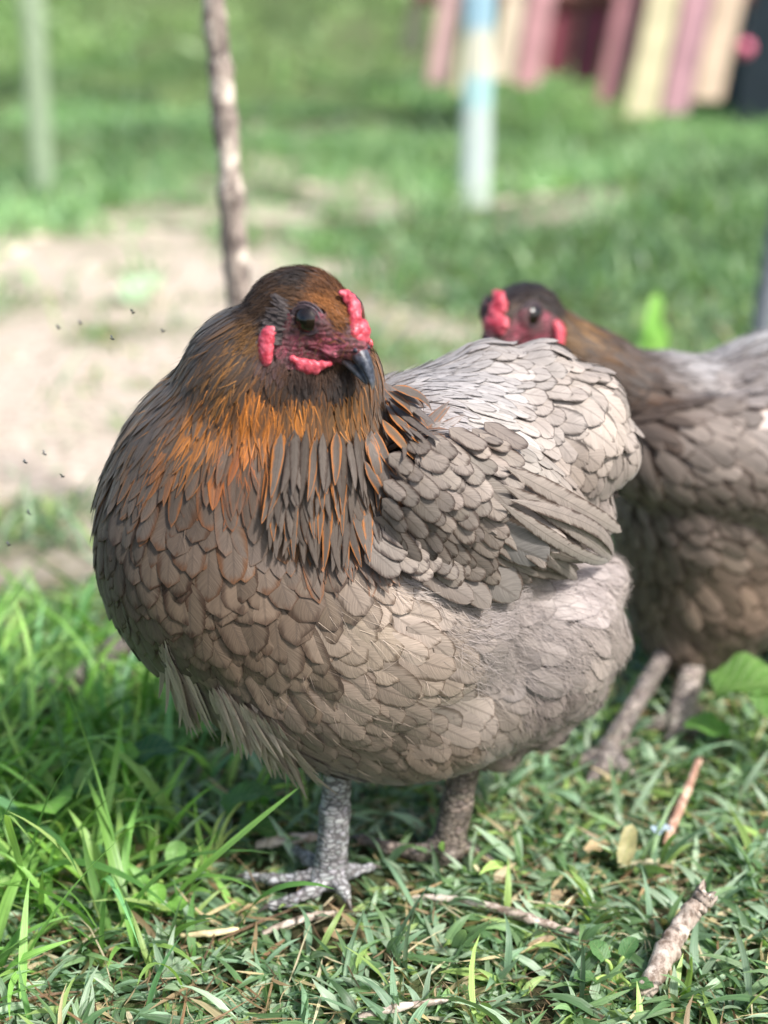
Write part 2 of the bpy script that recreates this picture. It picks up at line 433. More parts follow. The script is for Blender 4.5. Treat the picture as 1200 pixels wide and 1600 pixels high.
def build_feathers(f, P, D, L, W, point, lift, lace, fray, C, E, r, nv=9, nu=5, rnd_tilt=0.10, base_off=0.0006, bend=None, follow=True, N0=None):
    """feathers as curved grids lying on the field; everything vectorised. returns V,F,attrs"""
    n = len(P); P = np.asarray(P, float)
    v = np.linspace(0, 1, nv); v = v**0.85
    if follow:
        P, N = f.proj(P, 2)
        D = D-(D*N).sum(1, keepdims=True)*N; D = nrm(D)
    else: N = N0
    cen = np.zeros((n, nv, 3)); nor = np.zeros((n, nv, 3)); dd = np.zeros((n, nv, 3))
    cen[:, 0] = P; nor[:, 0] = N; dd[:, 0] = D
    for k in range(1, nv):
        q = cen[:, k-1]+dd[:, k-1]*(L*(v[k]-v[k-1]))[:, None]
        if follow:
            q2, g = f.proj(q, 2); g = nrm(0.6*g+0.4*nor[:, k-1])
        else:
            q2, g = q, nor[:, k-1]
        d = dd[:, k-1]-(dd[:, k-1]*g).sum(1, keepdims=True)*g
        if bend is not None: d = d+bend[:, None]*np.cross(g, d)*(1.0/nv)
        cen[:, k] = q2; nor[:, k] = g; dd[:, k] = nrm(d)
    B = np.cross(nor, dd)
    u = np.linspace(-1, 1, nu)
    w = np.stack([shape_w(v, p) for p in point]) * (W/2)[:, None]
    tilt = r.normal(size=n)*rnd_tilt; asym = r.normal(size=n)*0.10
    off = base_off+lift[:, None]*(v[None]**1.4)*(1+0.25*r.normal(size=(n, 1)))+(r.random((n, 1))*0.0010)
    V = cen[:, :, None]+B[:, :, None]*(u[None, None]*w[:, :, None]*(1+asym[:, None, None]*np.sign(u)[None, None]))[..., None]
    if follow:
        Vf = V.reshape(-1, 3); m = np.abs(f(Vf)) < 0.02
        q, _ = f.proj(Vf[m], 1); Vf = Vf.copy(); Vf[m] = 0.35*Vf[m]+0.65*q; V = Vf.reshape(V.shape)
    cup = -0.10*(u**2)[None, None]*w[:, :, None]+tilt[:, None, None]*u[None, None]*w[:, :, None]
    V = V+nor[:, :, None]*(off[:, :, None]+cup)[..., None]
    fu = np.broadcast_to(u[None, None], (n, nv, nu)); fv = np.broadcast_to(v[None, :, None], (n, nv, nu))
    rr = np.broadcast_to(r.random((n, 1, 1)), (n, nv, nu))
    fuv = np.stack([fu, fv, rr], -1).reshape(-1, 3)
    par = np.stack([lace, fray, L/np.maximum(W, 1e-5)], -1)
    par = np.repeat(par, nv*nu, axis=0)
    Cc = np.repeat(C, nv*nu, axis=0); Ec = np.repeat(E, nv*nu, axis=0)
    i, k = np.meshgrid(np.arange(nv-1), np.arange(nu-1), indexing='ij')
    q = np.stack([i*nu+k, i*nu+k+1, (i+1)*nu+k+1, (i+1)*nu+k], -1).reshape(-1, 4)
    Fc = (q[None]+(np.arange(n)*nv*nu)[:, None, None]).reshape(-1, 4)
    return V.reshape(-1, 3), Fc, dict(fuv=fuv, par=par, col=Cc, edge=Ec)
def feather_obj(name, parts, parent, mat=None):
    Vs, Fs, n = [], [], 0; at = {k: [] for k in ('fuv', 'par', 'col', 'edge')}
    for V, Fc, a in parts:
        Vs.append(V); Fs.append(Fc+n); n += len(V)
        for k in at: at[k].append(a[k])
    A = {k: ('FLOAT_COLOR' if k in ('col', 'edge') else 'FLOAT_VECTOR', np.vstack(x)) for k, x in at.items()}
    return mesh_np(name, np.vstack(Vs), np.vstack(Fs), mat or M_FEATHER, parent, A)
def sel(a, m): return {k: (x[m] if isinstance(x, np.ndarray) else x) for k, x in a.items()}
def down_strands(f, P, D, L, C, r, width=0.00022, lift=0.006, nv=6, spread=0.28):
    """fine loose barbs as thin ribbons"""
    n = len(P); P, N = f.proj(np.asarray(P, float), 2)
    D = D+spread*r.normal(size=D.shape); D = nrm(D-(D*N).sum(1, keepdims=True)*N)
    B = np.cross(N, D); cv = r.normal(size=n)*0.18; v = np.linspace(0, 1, nv)
    lf = lift*(0.3+r.random(n))
    c = P[:, None]+D[:, None]*(L[:, None]*v)[..., None]+B[:, None]*(cv[:, None]*L[:, None]*v**2)[..., None]
    cf = c.reshape(-1, 3); q, g = f.proj(cf, 1); c = q.reshape(n, nv, 3)+g.reshape(n, nv, 3)*(0.0015+lf[:, None]*v[None]**0.8)[..., None]
    wv = width*(1-0.8*v)
    side = nrm(B[:, None]+0.4*r.normal(size=(n, 1, 3)))
    V = np.stack([c-side*wv[None, :, None], c+side*wv[None, :, None]], 2)
    i = np.arange(nv-1); q = np.stack([i*2, i*2+1, i*2+3, i*2+2], -1)
    Fc = (q[None]+(np.arange(n)*nv*2)[:, None, None]).reshape(-1, 4)
    return V.reshape(-1, 3), Fc, np.repeat(C, nv*2, axis=0)

# ------------------------------------------------------------------ head parts shared by the two hens
class Frame:
    def __init__(s, o, yaw, pitch, roll=0, sc=1.0):
        cy, sy, c_, s_ = math.cos(yaw), math.sin(yaw), math.cos(pitch), math.sin(pitch)
        f = np.array([c_*cy, -c_*sy, -s_]); u = np.array([s_*cy, -s_*sy, c_]); sd_ = np.cross(f, u)
        if roll: 
            u, sd_ = u*math.cos(roll)+sd_*math.sin(roll), sd_*math.cos(roll)-u*math.sin(roll)
        s.o = np.asarray(o, float); s.R = np.stack([f, sd_, u], 1); s.sc = sc
    def __call__(s, f, sd, u): return s.o+s.R @ (np.array([f, sd, u], float)*0.001*s.sc)
    def many(s, A): return s.o+(np.asarray(A, float)*0.001*s.sc) @ s.R.T
    def inv(s, P): return (np.asarray(P)-s.o) @ s.R/(0.001*s.sc)
def add_head(fd, fr):
    k = fr.sc*0.001; R = fr.R
    E = lambda c, r, kk=6: fd.ell(fr(*c), np.array(r)*k, R, kk*k)
    E((-1, 0, -2.6), (23, 16.5, 12.0), 10)
    E((-13, 0, -3), (17, 14.5, 13.0), 8)
    E((12, 0, -2), (14, 11, 12))
    E((3, 0, -13), (17, 12.5, 10))
    E((9, 0, 3.4), (13, 10.5, 7.6))
    E((23.5, 0, -3.6), (7.5, 6.4, 6.8), 4)
def lump_mesh(f, lo, hi, h, seed, amp, scale):
    V, Fc = surf_nets(f, lo, hi, h)
    V, N = f.proj(V, 1)
    V = V+N*((fbm(V*scale+seed, 3)-0.5)*2*amp)[:, None]
    return V, Fc
def box_of(pts, pad):
    pts = np.asarray(pts); return pts.min(0)-pad, pts.max(0)+pad
def loft(fr, rows, n=16, cols=None):
    """rows: f, u, half width, half height up, half height down -> beak-like loft in head frame"""
    V = []; th = np.linspace(0, 2*np.pi, n, endpoint=False)
    for (f, u, w, hu, hd) in rows:
        s = np.cos(th)*w; z = np.where(np.sin(th) > 0, np.sin(th)*hu, np.sin(th)*hd)
        V.append(np.stack([np.full(n, f), s, u+z], -1))
    V = np.stack(V); m = len(rows)
    i, k = np.meshgrid(np.arange(m-1), np.arange(n), indexing='ij')
    q = np.stack([i*n+k, i*n+(k+1) % n, (i+1)*n+(k+1) % n, (i+1)*n+k], -1).reshape(-1, 4)
    return fr.many(V.reshape(-1, 3)), q
def uvsphere(c, r, n=24, m=14, R=None, sc=(1, 1, 1)):
    th = np.linspace(0, 2*np.pi, n, endpoint=False); ph = np.linspace(0, np.pi, m)
    V = np.stack([np.outer(np.sin(ph), np.cos(th)), np.outer(np.sin(ph), np.sin(th)), np.outer(np.cos(ph), np.ones(n))], -1).reshape(-1, 3)*r*np.array(sc)
    if R is not None: V = V @ np.asarray(R).T
    i, k = np.meshgrid(np.arange(m-1), np.arange(n), indexing='ij')
    q = np.stack([i*n+k, (i+1)*n+k, (i+1)*n+(k+1) % n, i*n+(k+1) % n], -1).reshape(-1, 4)
    return V+c, q
def head_parts(root, fr, fd, comb_scale=1.0, fine=1.0, detail=True):
    k = 0.001*fr.sc
    # bare face skin: a patch of the head surface, slightly proud of the body mesh
    hf = Field(6*k); hf.p = list(fd.p)
    for s in (1, -1):
        hf.ell(fr(8.5, 13.0*s, 4.0), np.array([8.4, 2.8, 7.6])*k, fr.R, 1.6*k)      # lid mound
        hf.ell(fr(17, 9.0*s, -7.5), np.array([7, 2.6, 1.9])*k, fr.R, 1.5*k)     # mouth fold
        hf.ell(fr(6, 12.0*s, -6.0), np.array([7, 3, 4.5])*k, fr.R, 3*k)        # cheek
    c = fr(10, 0, -3); V, Fc = surf_nets(lambda P: hf(P)-0.9*k, c-0.033*fr.sc, c+0.033*fr.sc, 0.0011*fr.sc/fine)
    V, N = hf.proj(V, 1); V = V+N*0.9*k
    loc = fr.inv(V)
    V = V+N*((fbm(loc*0.55, 3)-0.5)*0.9*k)[:, None]
    def inface(l):
        return (((l[:, 0]-9.5)/17.0)**2+((l[:, 2]+4.0)/15.0)**2 < 1) & (l[:, 2] < 12) & (np.abs(l[:, 1]) > 1.5) & (np.abs(l[:, 1]) < 24) | ((l[:, 0] > 21) & (l[:, 2] > -13))
    ok = inface(loc); keep = ok[Fc].all(1); Fc2 = Fc[keep]; used, inv = np.unique(Fc2, return_inverse=True)
    l = loc[used]
    pink = np.exp(-(((l[:, 0]-19)/7)**2+((l[:, 2]+3)/5)**2)) + 0.9*np.exp(-(((l[:, 0]-0.5)/2.5)**2+((l[:, 2]-4)/6)**2)) + 0.7*np.exp(-(((l[:, 0]-8)/9)**2+((l[:, 2]+11)/3.5)**2))
    pink = 0.72*np.clip(pink, 0, 1)
    colr = lin((96, 66, 67))[None]*(1-np.clip(pink, 0, 1))[:, None]+lin((190, 82, 106))[None]*np.clip(pink, 0, 1)[:, None]
    mouth = np.exp(-((l[:, 2]+8.6+0.10*(l[:, 0]-18))/0.7)**2)*(l[:, 0] > 12)
    colr = colr*(1-0.75*mouth[:, None])
    V2 = V[used]; V2 = V2-N[used]*(1.2*k*mouth)[:, None]
    mesh_np('face', V2, inv.reshape(Fc2.shape), M_FACE, root, {'col': ('FLOAT_COLOR', colr)})
    # eyes
    def surfp(f, u, s, out=0.0, fl=None):
        fl = fl or hf; p = fr(f, 45*s, u); d = fr.R[:, 1]*-s
        for _ in range(60): p = p+d*float(fl(p[None])[0])*0.8
        return p+fl.grad(p[None])[0]*out*k
    for s in (1, -1):
        n = fr.R @ nrm(np.array([0.22, s, 0.10])); sp0 = surfp(8.5, 4.2, s)
        ec = sp0-n*3.3*k
        V, q = uvsphere(ec, 7.0*k, 28, 16, fr.R); e = mesh_np('eye', V, q, M_EYE, root)
        pv, pq = uvsphere(ec+n*3.0*k, 4.25*k, 20, 12); mesh_np('pupil', pv, pq, M_PUPIL, e)
        a1 = nrm(np.cross(n, fr.R[:, 2])); a2 = np.cross(n, a1); th = np.linspace(0, 2*np.pi, 48)
        A = Acc()
        for kk, (rr, dd_, tk) in enumerate(((5.9, 4.0, 0.5), (6.9, 3.8, 0.75), (8.1, 3.0, 0.6))):
            P = ec+n*dd_*k+a1*(np.cos(th)*rr*1.05*k)[:, None]+a2*(np.sin(th)*rr*0.93*k)[:, None]
            P = P+n*(0.12*k*np.sin(th*5+kk*2))[:, None]-fr.R[:, 1]*s*0.10*k*(kk*kk)
            V, q = tube(P, np.full(len(P), tk*k), 8, 0.08, kk); A.add(V, q)
        A.build('eyelid', M_LID, root)
    # beak
    up = [(18, -3.5, 4.6, 4.0, 3.0), (23, -3.8, 4.8, 4.2, 3.4), (27, -4.4, 4.7, 4.5, 3.8), (31.5, -6.2, 4.2, 4.2, 4.0), (35.5, -8.6, 3.3, 3.4, 3.6), (38.5, -11.6, 2.3, 2.5, 3.0), (40.6, -14.6, 1.4, 1.7, 2.2), (41.4, -16.8, 0.7, 0.9, 1.0), (41.3, -17.8, 0.1, 0.1, 0.1)]
    up = [tuple(x) for x in smooth_path(np.array(up), 26)]
    V, q = loft(fr, up, 20); lv = fr.inv(V)
    t = np.clip((lv[:, 0]-26)/8, 0, 1)[:, None]; cb = lin((104, 84, 92))*(1-t)+lin((34, 40, 52))*t
    tip = np.clip((-lv[:, 2]-12)/6, 0, 1)[:, None]; cb = cb*(1-tip*0.6)+lin((120, 118, 110))*tip*0.6
    cut = np.clip(1-np.abs(lv[:, 2]-(np.interp(lv[:, 0], [20, 24, 28, 32, 35.5, 38.5, 41], [-5.5, -6.2, -8, -10, -12.2, -14.6, -17])+0.8))/1.0, 0, 1)[:, None]
    cb = cb*(1-0.5*cut)+lin((150, 140, 120))*0.5*cut
    bk = mesh_np('beak', V, q, M_BEAK, root, {'col': ('FLOAT_COLOR', cb)})
    lo = [(17, -9.5, 6.4, 2.0, 2.6), (22, -9.8, 5.6, 2.0, 2.8), (27, -11, 4.5, 2.0, 2.6), (31, -12.8, 3.4, 1.8, 2.1), (34.5, -14.6, 2.3, 1.4, 1.5), (37, -16.0, 1.1, 0.8, 0.9), (38, -16.6, 0.1, 0.1, 0.1)]
    lo = [tuple(x) for x in smooth_path(np.array(lo), 20)]
    V, q = loft(fr, lo, 18); lv = fr.inv(V)
    t = np.clip((lv[:, 0]-20)/12, 0, 1)[:, None]; cb = lin((120, 92, 92))*(1-t)+lin((58, 62, 66))*t
    mesh_np('lower_bill', V, q, M_BEAK, bk, {'col': ('FLOAT_COLOR', cb)})
    A = Acc()
    for s in (1, -1):
        V, q = uvsphere(fr(29.0, 4.4*s, -2.6), 1.0*k, 14, 10, fr.R, (2.6, 0.9, 1.3)); A.add(V, q)
    A.build('nostril', M_PUPIL if not detail else simple('nostril_dark', lin((52, 50, 62)), 0.4, 0.4, 400, 0.3), bk)
    # comb
    cf = Field(1.7*k); pts = []
    crest = [(27.5, 0.2, 3.6, 3.2), (25.5, 3.0, 4.6, 3.8), (24.0, 6.0, 4.2, 3.4), (22.6, 8.6, 3.0, 3.2), (21.0, 11.2, 3.2, 3.0), (19.0, 13.8, 3.0, 2.8), (16.8, 16.0, 2.5, 2.4), (15.0, 17.6, 1.7, 1.7)]
    r2 = np.random.default_rng(4)
    for i, (f, u, w, hh) in enumerate(crest):
        for j in range(3):
            p = fr(f+r2.normal()*0.7, r2.normal()*1.5*comb_scale, u+r2.normal()*0.6+0.3); pts.append(p)
            cf.ell(p, np.array([hh*0.75, w*comb_scale*0.85, hh*0.75])*k, fr.R, 1.5*k)
    lo_, hi_ = box_of(pts, 6*k)
    V, q = lump_mesh(cf, lo_, hi_, 0.00085*fr.sc/fine, 3.3, 0.6*k, 380/fr.sc)
    mesh_np('comb', V, q, M_COMB, root)
    # wattles and ear lobes
    for s in (1, -1):
        wf = Field(1.2*k); pts = []
        for (f, u, r) in ((20, -9.5, 1.6), (18, -11.2, 2.2), (15.5, -12.4, 2.6), (13.0, -13.2, 2.8), (10.5, -13.4, 2.4), (8.0, -12.6, 1.8), (13.6, -16.0, 2.0), (16.6, -14.8, 1.7), (11, -15.6, 1.3))[0 if s > 0 else 3:(9 if s > 0 else 6)]:
            p = surfp(f, max(u-2.0, -12.5), s, 2.6)+fr.R[:, 2]*min(0, u+10.5)*k; pts.append(p); wf.ell(p, np.array([r*1.02, 1.2, r*1.02])*k, fr.R, 2.2*k)
        lo_, hi_ = box_of(pts, 5*k); V, q = lump_mesh(wf, lo_, hi_, 0.0008*fr.sc/fine, 8, 0.12*k, 260/fr.sc)
        mesh_np('wattle', V, q, M_COMB, root)
        ef = Field(1.4*k); pts = []
        for (f, u, r) in ((-3.6, -5.6, 1.5), (-4.6, -7.6, 2.2), (-4.8, -9.8, 2.8), (-4.2, -12.2, 3.1), (-3.0, -14.6, 2.9), (-1.4, -16.8, 2.3), (0.2, -18.6, 1.5)):
            p = surfp(f, u, s, 1.3, fd); pts.append(p); ef.ell(p, np.array([r*1.1, 1.1, r*1.3])*k, fr.R, 3.6*k)
        lo_, hi_ = box_of(pts, 5*k); V, q = lump_mesh(ef, lo_, hi_, 0.0008*fr.sc/fine, 5, 0.08*k, 240/fr.sc)
        mesh_np('ear_lobe', V, q, M_COMB, root)
def inbare(l):
    """bare skin in head coordinates (mm)"""
    a = (((l[:, 0]-9.5)/15.0)**2+((l[:, 2]+4.0)/13.0)**2 < 1) & (np.abs(l[:, 1]) > 3)
    return a | ((l[:, 0] > 23) & (l[:, 2] > -13) & (np.linalg.norm(l, axis=1) < 40))

def make_leg(root, top, ankle, toes, r0, r1, tint, name='leg', fine=1.0):
    """shank + toes as one surface; toes: list of point lists (world) with claws at the ends"""
    f = Field(0.0035); P = [np.array(top), np.array(ankle)]
    mid = (P[0]+P[1])/2
    f.cap(top, mid, r0, (r0+r1)/2*0.95); f.cap(mid, ankle, (r0+r1)/2*0.95, r1*1.05)
    allp = [top, ankle]
    for t in toes:
        pts = [np.array(p) for p in t['p']]; rr = np.linspace(t['r'], t['r']*0.62, len(pts))
        pts2 = [np.array(ankle)]+pts; rr2 = [r1*0.8]+list(rr)
        for i in range(len(pts2)-1):
            f.cap(pts2[i], pts2[i+1], rr2[i], rr2[i+1]*0.92, 0.0022 if i else 0.004)
            f.ell(pts2[i+1], [rr2[i+1]*1.08]*3, None, 0.0015)
        allp += pts
    lo, hi = box_of(allp, r0*2)
    V, Fc = surf_nets(f, lo, hi, 0.0012/fine); V, N = f.proj(V, 1)
    # transverse scutes down the front of the shank and over the toes
    V = V+N*((fbm(V*350, 2)-0.5)*0.0008+0.00022*np.sin(V[:, 2]*2*np.pi/0.0033+2*np.sin(V[:, 0]*400)))[:, None]
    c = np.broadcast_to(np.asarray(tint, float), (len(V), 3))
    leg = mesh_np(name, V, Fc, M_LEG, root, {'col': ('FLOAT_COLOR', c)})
    for t in toes:
        a = np.array(t['p'][-1]); d = nrm(a-np.array(t['p'][-2])); e = t['r']*0.6
        Pp = [a-d*e*0.5, a+d*e*1.2+np.array([0, 0, e*.15]), a+d*e*2.6-np.array([0, 0, e*.3]), a+d*e*3.8-np.array([0, 0, e*1.0])]
        V, q = tube(smooth_path(Pp, 8), np.linspace(e*0.95, e*0.12, 8), 10); mesh_np('claw', V, q, M_CLAW, leg)
    return leg


# ================================================================== ground
def dirt(x, y):
    """1 where the earth shows, 0 under full grass"""
    P = np.stack([x, y, np.zeros_like(x)], -1)
    n = fbm(P*2.2+5, 3)-0.5; n2 = fbm(P*9+9, 3)-0.5
    xs = x/np.maximum(y, 0.3)
    def band(y0, y1, x0, x1, s=0.12):
        sm = lambda t: 1/(1+np.exp(-t))
        return sm((y-y0)/(y0*s))*sm((y1-y)/(y1*s))*sm((xs-x0)/0.035)*sm((x1-xs)/0.035)
    d = band(1.28, 3.5, -0.9, -0.08)+0.75*band(1.9, 2.35, -0.10, 0.08)+0.85*band(4.0, 4.7, -0.12, 0.03)+0.5*band(3.2, 3.7, 0.06, 0.16, 0.05)
    d = d + 0.5*band(.98, 1.15, 0.15, 0.4)
    return np.clip(d+n*1.9*(d > 0.08)+n2*1.4*(d > 0.05)+n2*0.3, 0, 1)
def height(x, y):
    P = np.stack([x, y, np.zeros_like(x)], -1)
    t = np.clip((y-5.9)/9, 0, 1); t = t*t*(3-2*t)
    z = 2.6*t+(fbm(P*1.3, 3)-0.5)*0.5*np.clip((y-2.5)/6, 0, 1)+(fbm(P*14, 3)-0.5)*0.010
    z = z + 0.10*np.exp(-((y-3.3)/0.5)**2)*np.clip((x+0.1)/0.8, 0, 1)
    return z
def ground_material():
    t = NT('earth_and_turf'); co = t.obj()
    n = t.noise(co, 60, 6, 0.7); n2 = t.noise(co, 7, 4, 0.6); n3 = t.noise(co, 350, 3, 0.7)
    soil = t.mix(t.ramp(n, 0.35, 0.65), t.rgb(lin((178, 160, 142))), t.rgb(lin((236, 222, 206))))
    soil = t.mix(t.ramp(n3, 0.5, 0.75), soil, t.rgb(lin((190, 174, 158))))
    gr = t.mix(t.ramp(n2, 0.35, 0.65), t.rgb(lin((74, 98, 58))), t.rgb(lin((110, 140, 84))))
    gr = t.mix(t.ramp(n, 0.4, 0.7), gr, t.rgb(lin((74, 68, 50))))
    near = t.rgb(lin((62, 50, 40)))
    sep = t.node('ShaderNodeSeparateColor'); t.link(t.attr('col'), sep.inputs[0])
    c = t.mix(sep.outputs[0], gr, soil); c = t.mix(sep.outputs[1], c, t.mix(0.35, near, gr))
    t.link(c, t.b.inputs['Base Color']); t.b.inputs['Roughness'].default_value = 0.9; t.b.inputs['Specular IOR Level'].default_value = 0.15
    t.link(t.bump(t.math('ADD', n, t.math('MULTIPLY', n3, .3)), 1.0, 0.01), t.b.inputs['Normal'])
    return t.m
def make_ground():
    ys = np.concatenate([np.linspace(-3, 0.3, 12), np.linspace(0.33, 1.6, 130), 1.6*np.exp(np.linspace(0.01, math.log(20/1.6), 150)), np.array([22, 26, 34, 50, 90, 160, 300])])
    u = np.sinh(np.linspace(-4.2, 4.2, 180))/np.sinh(4.2)
    sx = np.where(ys < 2, 6.0, 6.0+(ys-2)*1.5); X = u[None]*sx[:, None]; Y = np.broadcast_to(ys[:, None], X.shape)
    x, y = X.ravel(), Y.ravel(); z = height(x, y)
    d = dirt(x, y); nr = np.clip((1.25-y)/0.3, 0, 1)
    n = len(u); i, k = np.meshgrid(np.arange(len(ys)-1), np.arange(n-1), indexing='ij')
    q = np.stack([i*n+k, i*n+k+1, (i+1)*n+k+1, (i+1)*n+k], -1).reshape(-1, 4)
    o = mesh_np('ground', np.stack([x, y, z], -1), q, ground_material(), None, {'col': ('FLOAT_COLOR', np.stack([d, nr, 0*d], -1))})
    return tag(o, 'earth with worn bare patches under short grass, rising to a grassy bank', 'ground', kind='structure')
make_ground()

# ------------------------------------------------------------------ grass
def grass_material():
    t = NT('grass_blade'); b = t.b
    sep = t.node('ShaderNodeSeparateXYZ'); t.link(t.attr('fuv', 'Vector'), sep.inputs[0]); u, v, r = sep.outputs
    cv = t.node('ShaderNodeCombineXYZ'); t.link(t.math('MULTIPLY', u, 5.0), cv.inputs[0]); t.link(t.math('MULTIPLY', v, 1.2), cv.inputs[1]); t.link(t.math('MULTIPLY', r, 77.0), cv.inputs[2])
    st = t.noise(cv.outputs[0], 1.0, 3, 0.6)
    c = t.mix(1.0, t.attr('col'), t.mix(t.ramp(st, 0.3, 0.7), t.rgb((0.7, 0.72, 0.7)), t.rgb((1.3, 1.25, 1.25))), 'MULTIPLY')
    t.link(c, b.inputs['Base Color']); b.inputs['Roughness'].default_value = 0.36; b.inputs['Specular IOR Level'].default_value = 0.5
    t.link(t.bump(st, 0.5, 0.0006), b.inputs['Normal'])
    tr = t.node('ShaderNodeBsdfTranslucent'); t.link(t.mix(1.0, c, t.rgb((1.5, 1.6, 0.7)), 'MULTIPLY'), tr.inputs[0])
    ms = t.node('ShaderNodeMixShader'); ms.inputs[0].default_value = 0.32
    t.link(b.outputs[0], ms.inputs[1]); t.link(tr.outputs[0], ms.inputs[2]); t.link(ms.outputs[0], t.out.inputs[0])
    return t.m
M_GRASS = grass_material()
def blades(base, az, L, W, e0, e1, C, r, nv=7, twist=0.5, fold=0.18):
    n = len(base); v = np.linspace(0, 1, nv)
    el = e0[:, None]+(e1-e0)[:, None]*(v[None]**1.2)
    azk = az[:, None]+r.normal(size=(n, 1))*0.5*v[None]
    d = np.stack([np.cos(el)*np.cos(azk), np.cos(el)*np.sin(azk), np.sin(el)], -1)
    c = np.zeros((n, nv, 3)); c[:, 0] = base
    for k in range(1, nv): c[:, k] = c[:, k-1]+d[:, k-1]*(L/(nv-1))[:, None]
    c[:, :, 2] = np.maximum(c[:, :, 2], base[:, None, 2]+0.0015+0.003*r.random((n, 1)))
    s = np.stack([-np.sin(azk), np.cos(azk), np.zeros_like(azk)], -1); nn = np.cross(d, s)
    tw = (r.normal(size=n)*twist)[:, None]+(r.normal(size=n)*twist)[:, None]*v[None]
    sd_ = s*np.cos(tw)[..., None]+nn*np.sin(tw)[..., None]; n2 = nn*np.cos(tw)[..., None]-s*np.sin(tw)[..., None]
    w = (W/2)[:, None]*(np.minimum(1, 0.45+1.8*v)*np.clip(1-((v-0.35)/0.65).clip(0, 1)**1.7, 0.02, 1))[None]
    V = np.stack([c-sd_*w[..., None]+n2*(fold*w)[..., None], c, c+sd_*w[..., None]+n2*(fold*w)[..., None]], 2)
    i, k = np.meshgrid(np.arange(nv-1), np.arange(2), indexing='ij')
    q = np.stack([i*3+k, i*3+k+1, (i+1)*3+k+1, (i+1)*3+k], -1).reshape(-1, 4)
    Fc = (q[None]+(np.arange(n)*nv*3)[:, None, None]).reshape(-1, 4)
    fuv = np.stack([np.broadcast_to(np.array([-1, 0, 1.])[None, None], (n, nv, 3)), np.broadcast_to(v[None, :, None], (n, nv, 3)), np.broadcast_to(r.random((n, 1, 1)), (n, nv, 3))], -1).reshape(-1, 3)
    return V.reshape(-1, 3), Fc, fuv, np.repeat(C, nv*3, axis=0)
def grass_obj(name, parts, label, cat='grass'):
    V, Fs, U, C, n = [], [], [], [], 0
    for a in parts: V.append(a[0]); Fs.append(a[1]+n); n += len(a[0]); U.append(a[2]); C.append(a[3])
    o = mesh_np(name, np.vstack(V), np.vstack(Fs), M_GRASS, None, {'fuv': ('FLOAT_VECTOR', np.vstack(U)), 'col': ('FLOAT_COLOR', np.vstack(C))})
    return tag(o, label, cat, kind='stuff')
def pal(r, n, cols, w, j=0.18):
    w = np.array(w, float); k = r.choice(len(cols), n, p=w/w.sum())
    return np.array([lin(c) for c in cols])[k]*np.exp(j*r.normal(size=(n, 1)))
GC = [(90, 122, 82), (114, 146, 100), (124, 156, 126), (156, 180, 152), (70, 98, 66), (144, 172, 100), (190, 176, 140), (154, 134, 106)]
FEET = [(*G(a, b)[:2], c) for a, b, c in ((515, 1375, .016), (440, 1378, .009), (475, 1378, .010), (400, 1378, .007), (470, 1410, .008), (440, 1418, .007), (540, 1400, .009), (570, 1362, .008), (700, 1335, .015), (655, 1338, .010), (615, 1332, .009), (580, 1322, .008), (745, 1342, .010), (950, 1175, .014))]
def scatter(n, x0, x1, y0, y1, r, clump=0.0, cs=60, cov=None):
    x = r.uniform(x0, x1, n); y = r.uniform(y0, y1, n)
    keep = np.ones(n, bool)
    if cov is not None: keep &= r.random(n) < cov(x, y)
    if clump: 
        P = np.stack([x*cs, y*cs, 0*x+3], -1); keep &= r.random(n) < np.clip((fbm(P, 2)-0.5)*clump*4+0.6, 0.05, 1)
    for (fx, fy, fr_) in FEET: keep &= (np.hypot(x-fx, (y-fy+.006)*.8) > fr_*1.1) | (r.random(n) < .12)
    x, y = x[keep], y[keep]; return np.stack([x, y, height(x, y)], -1)
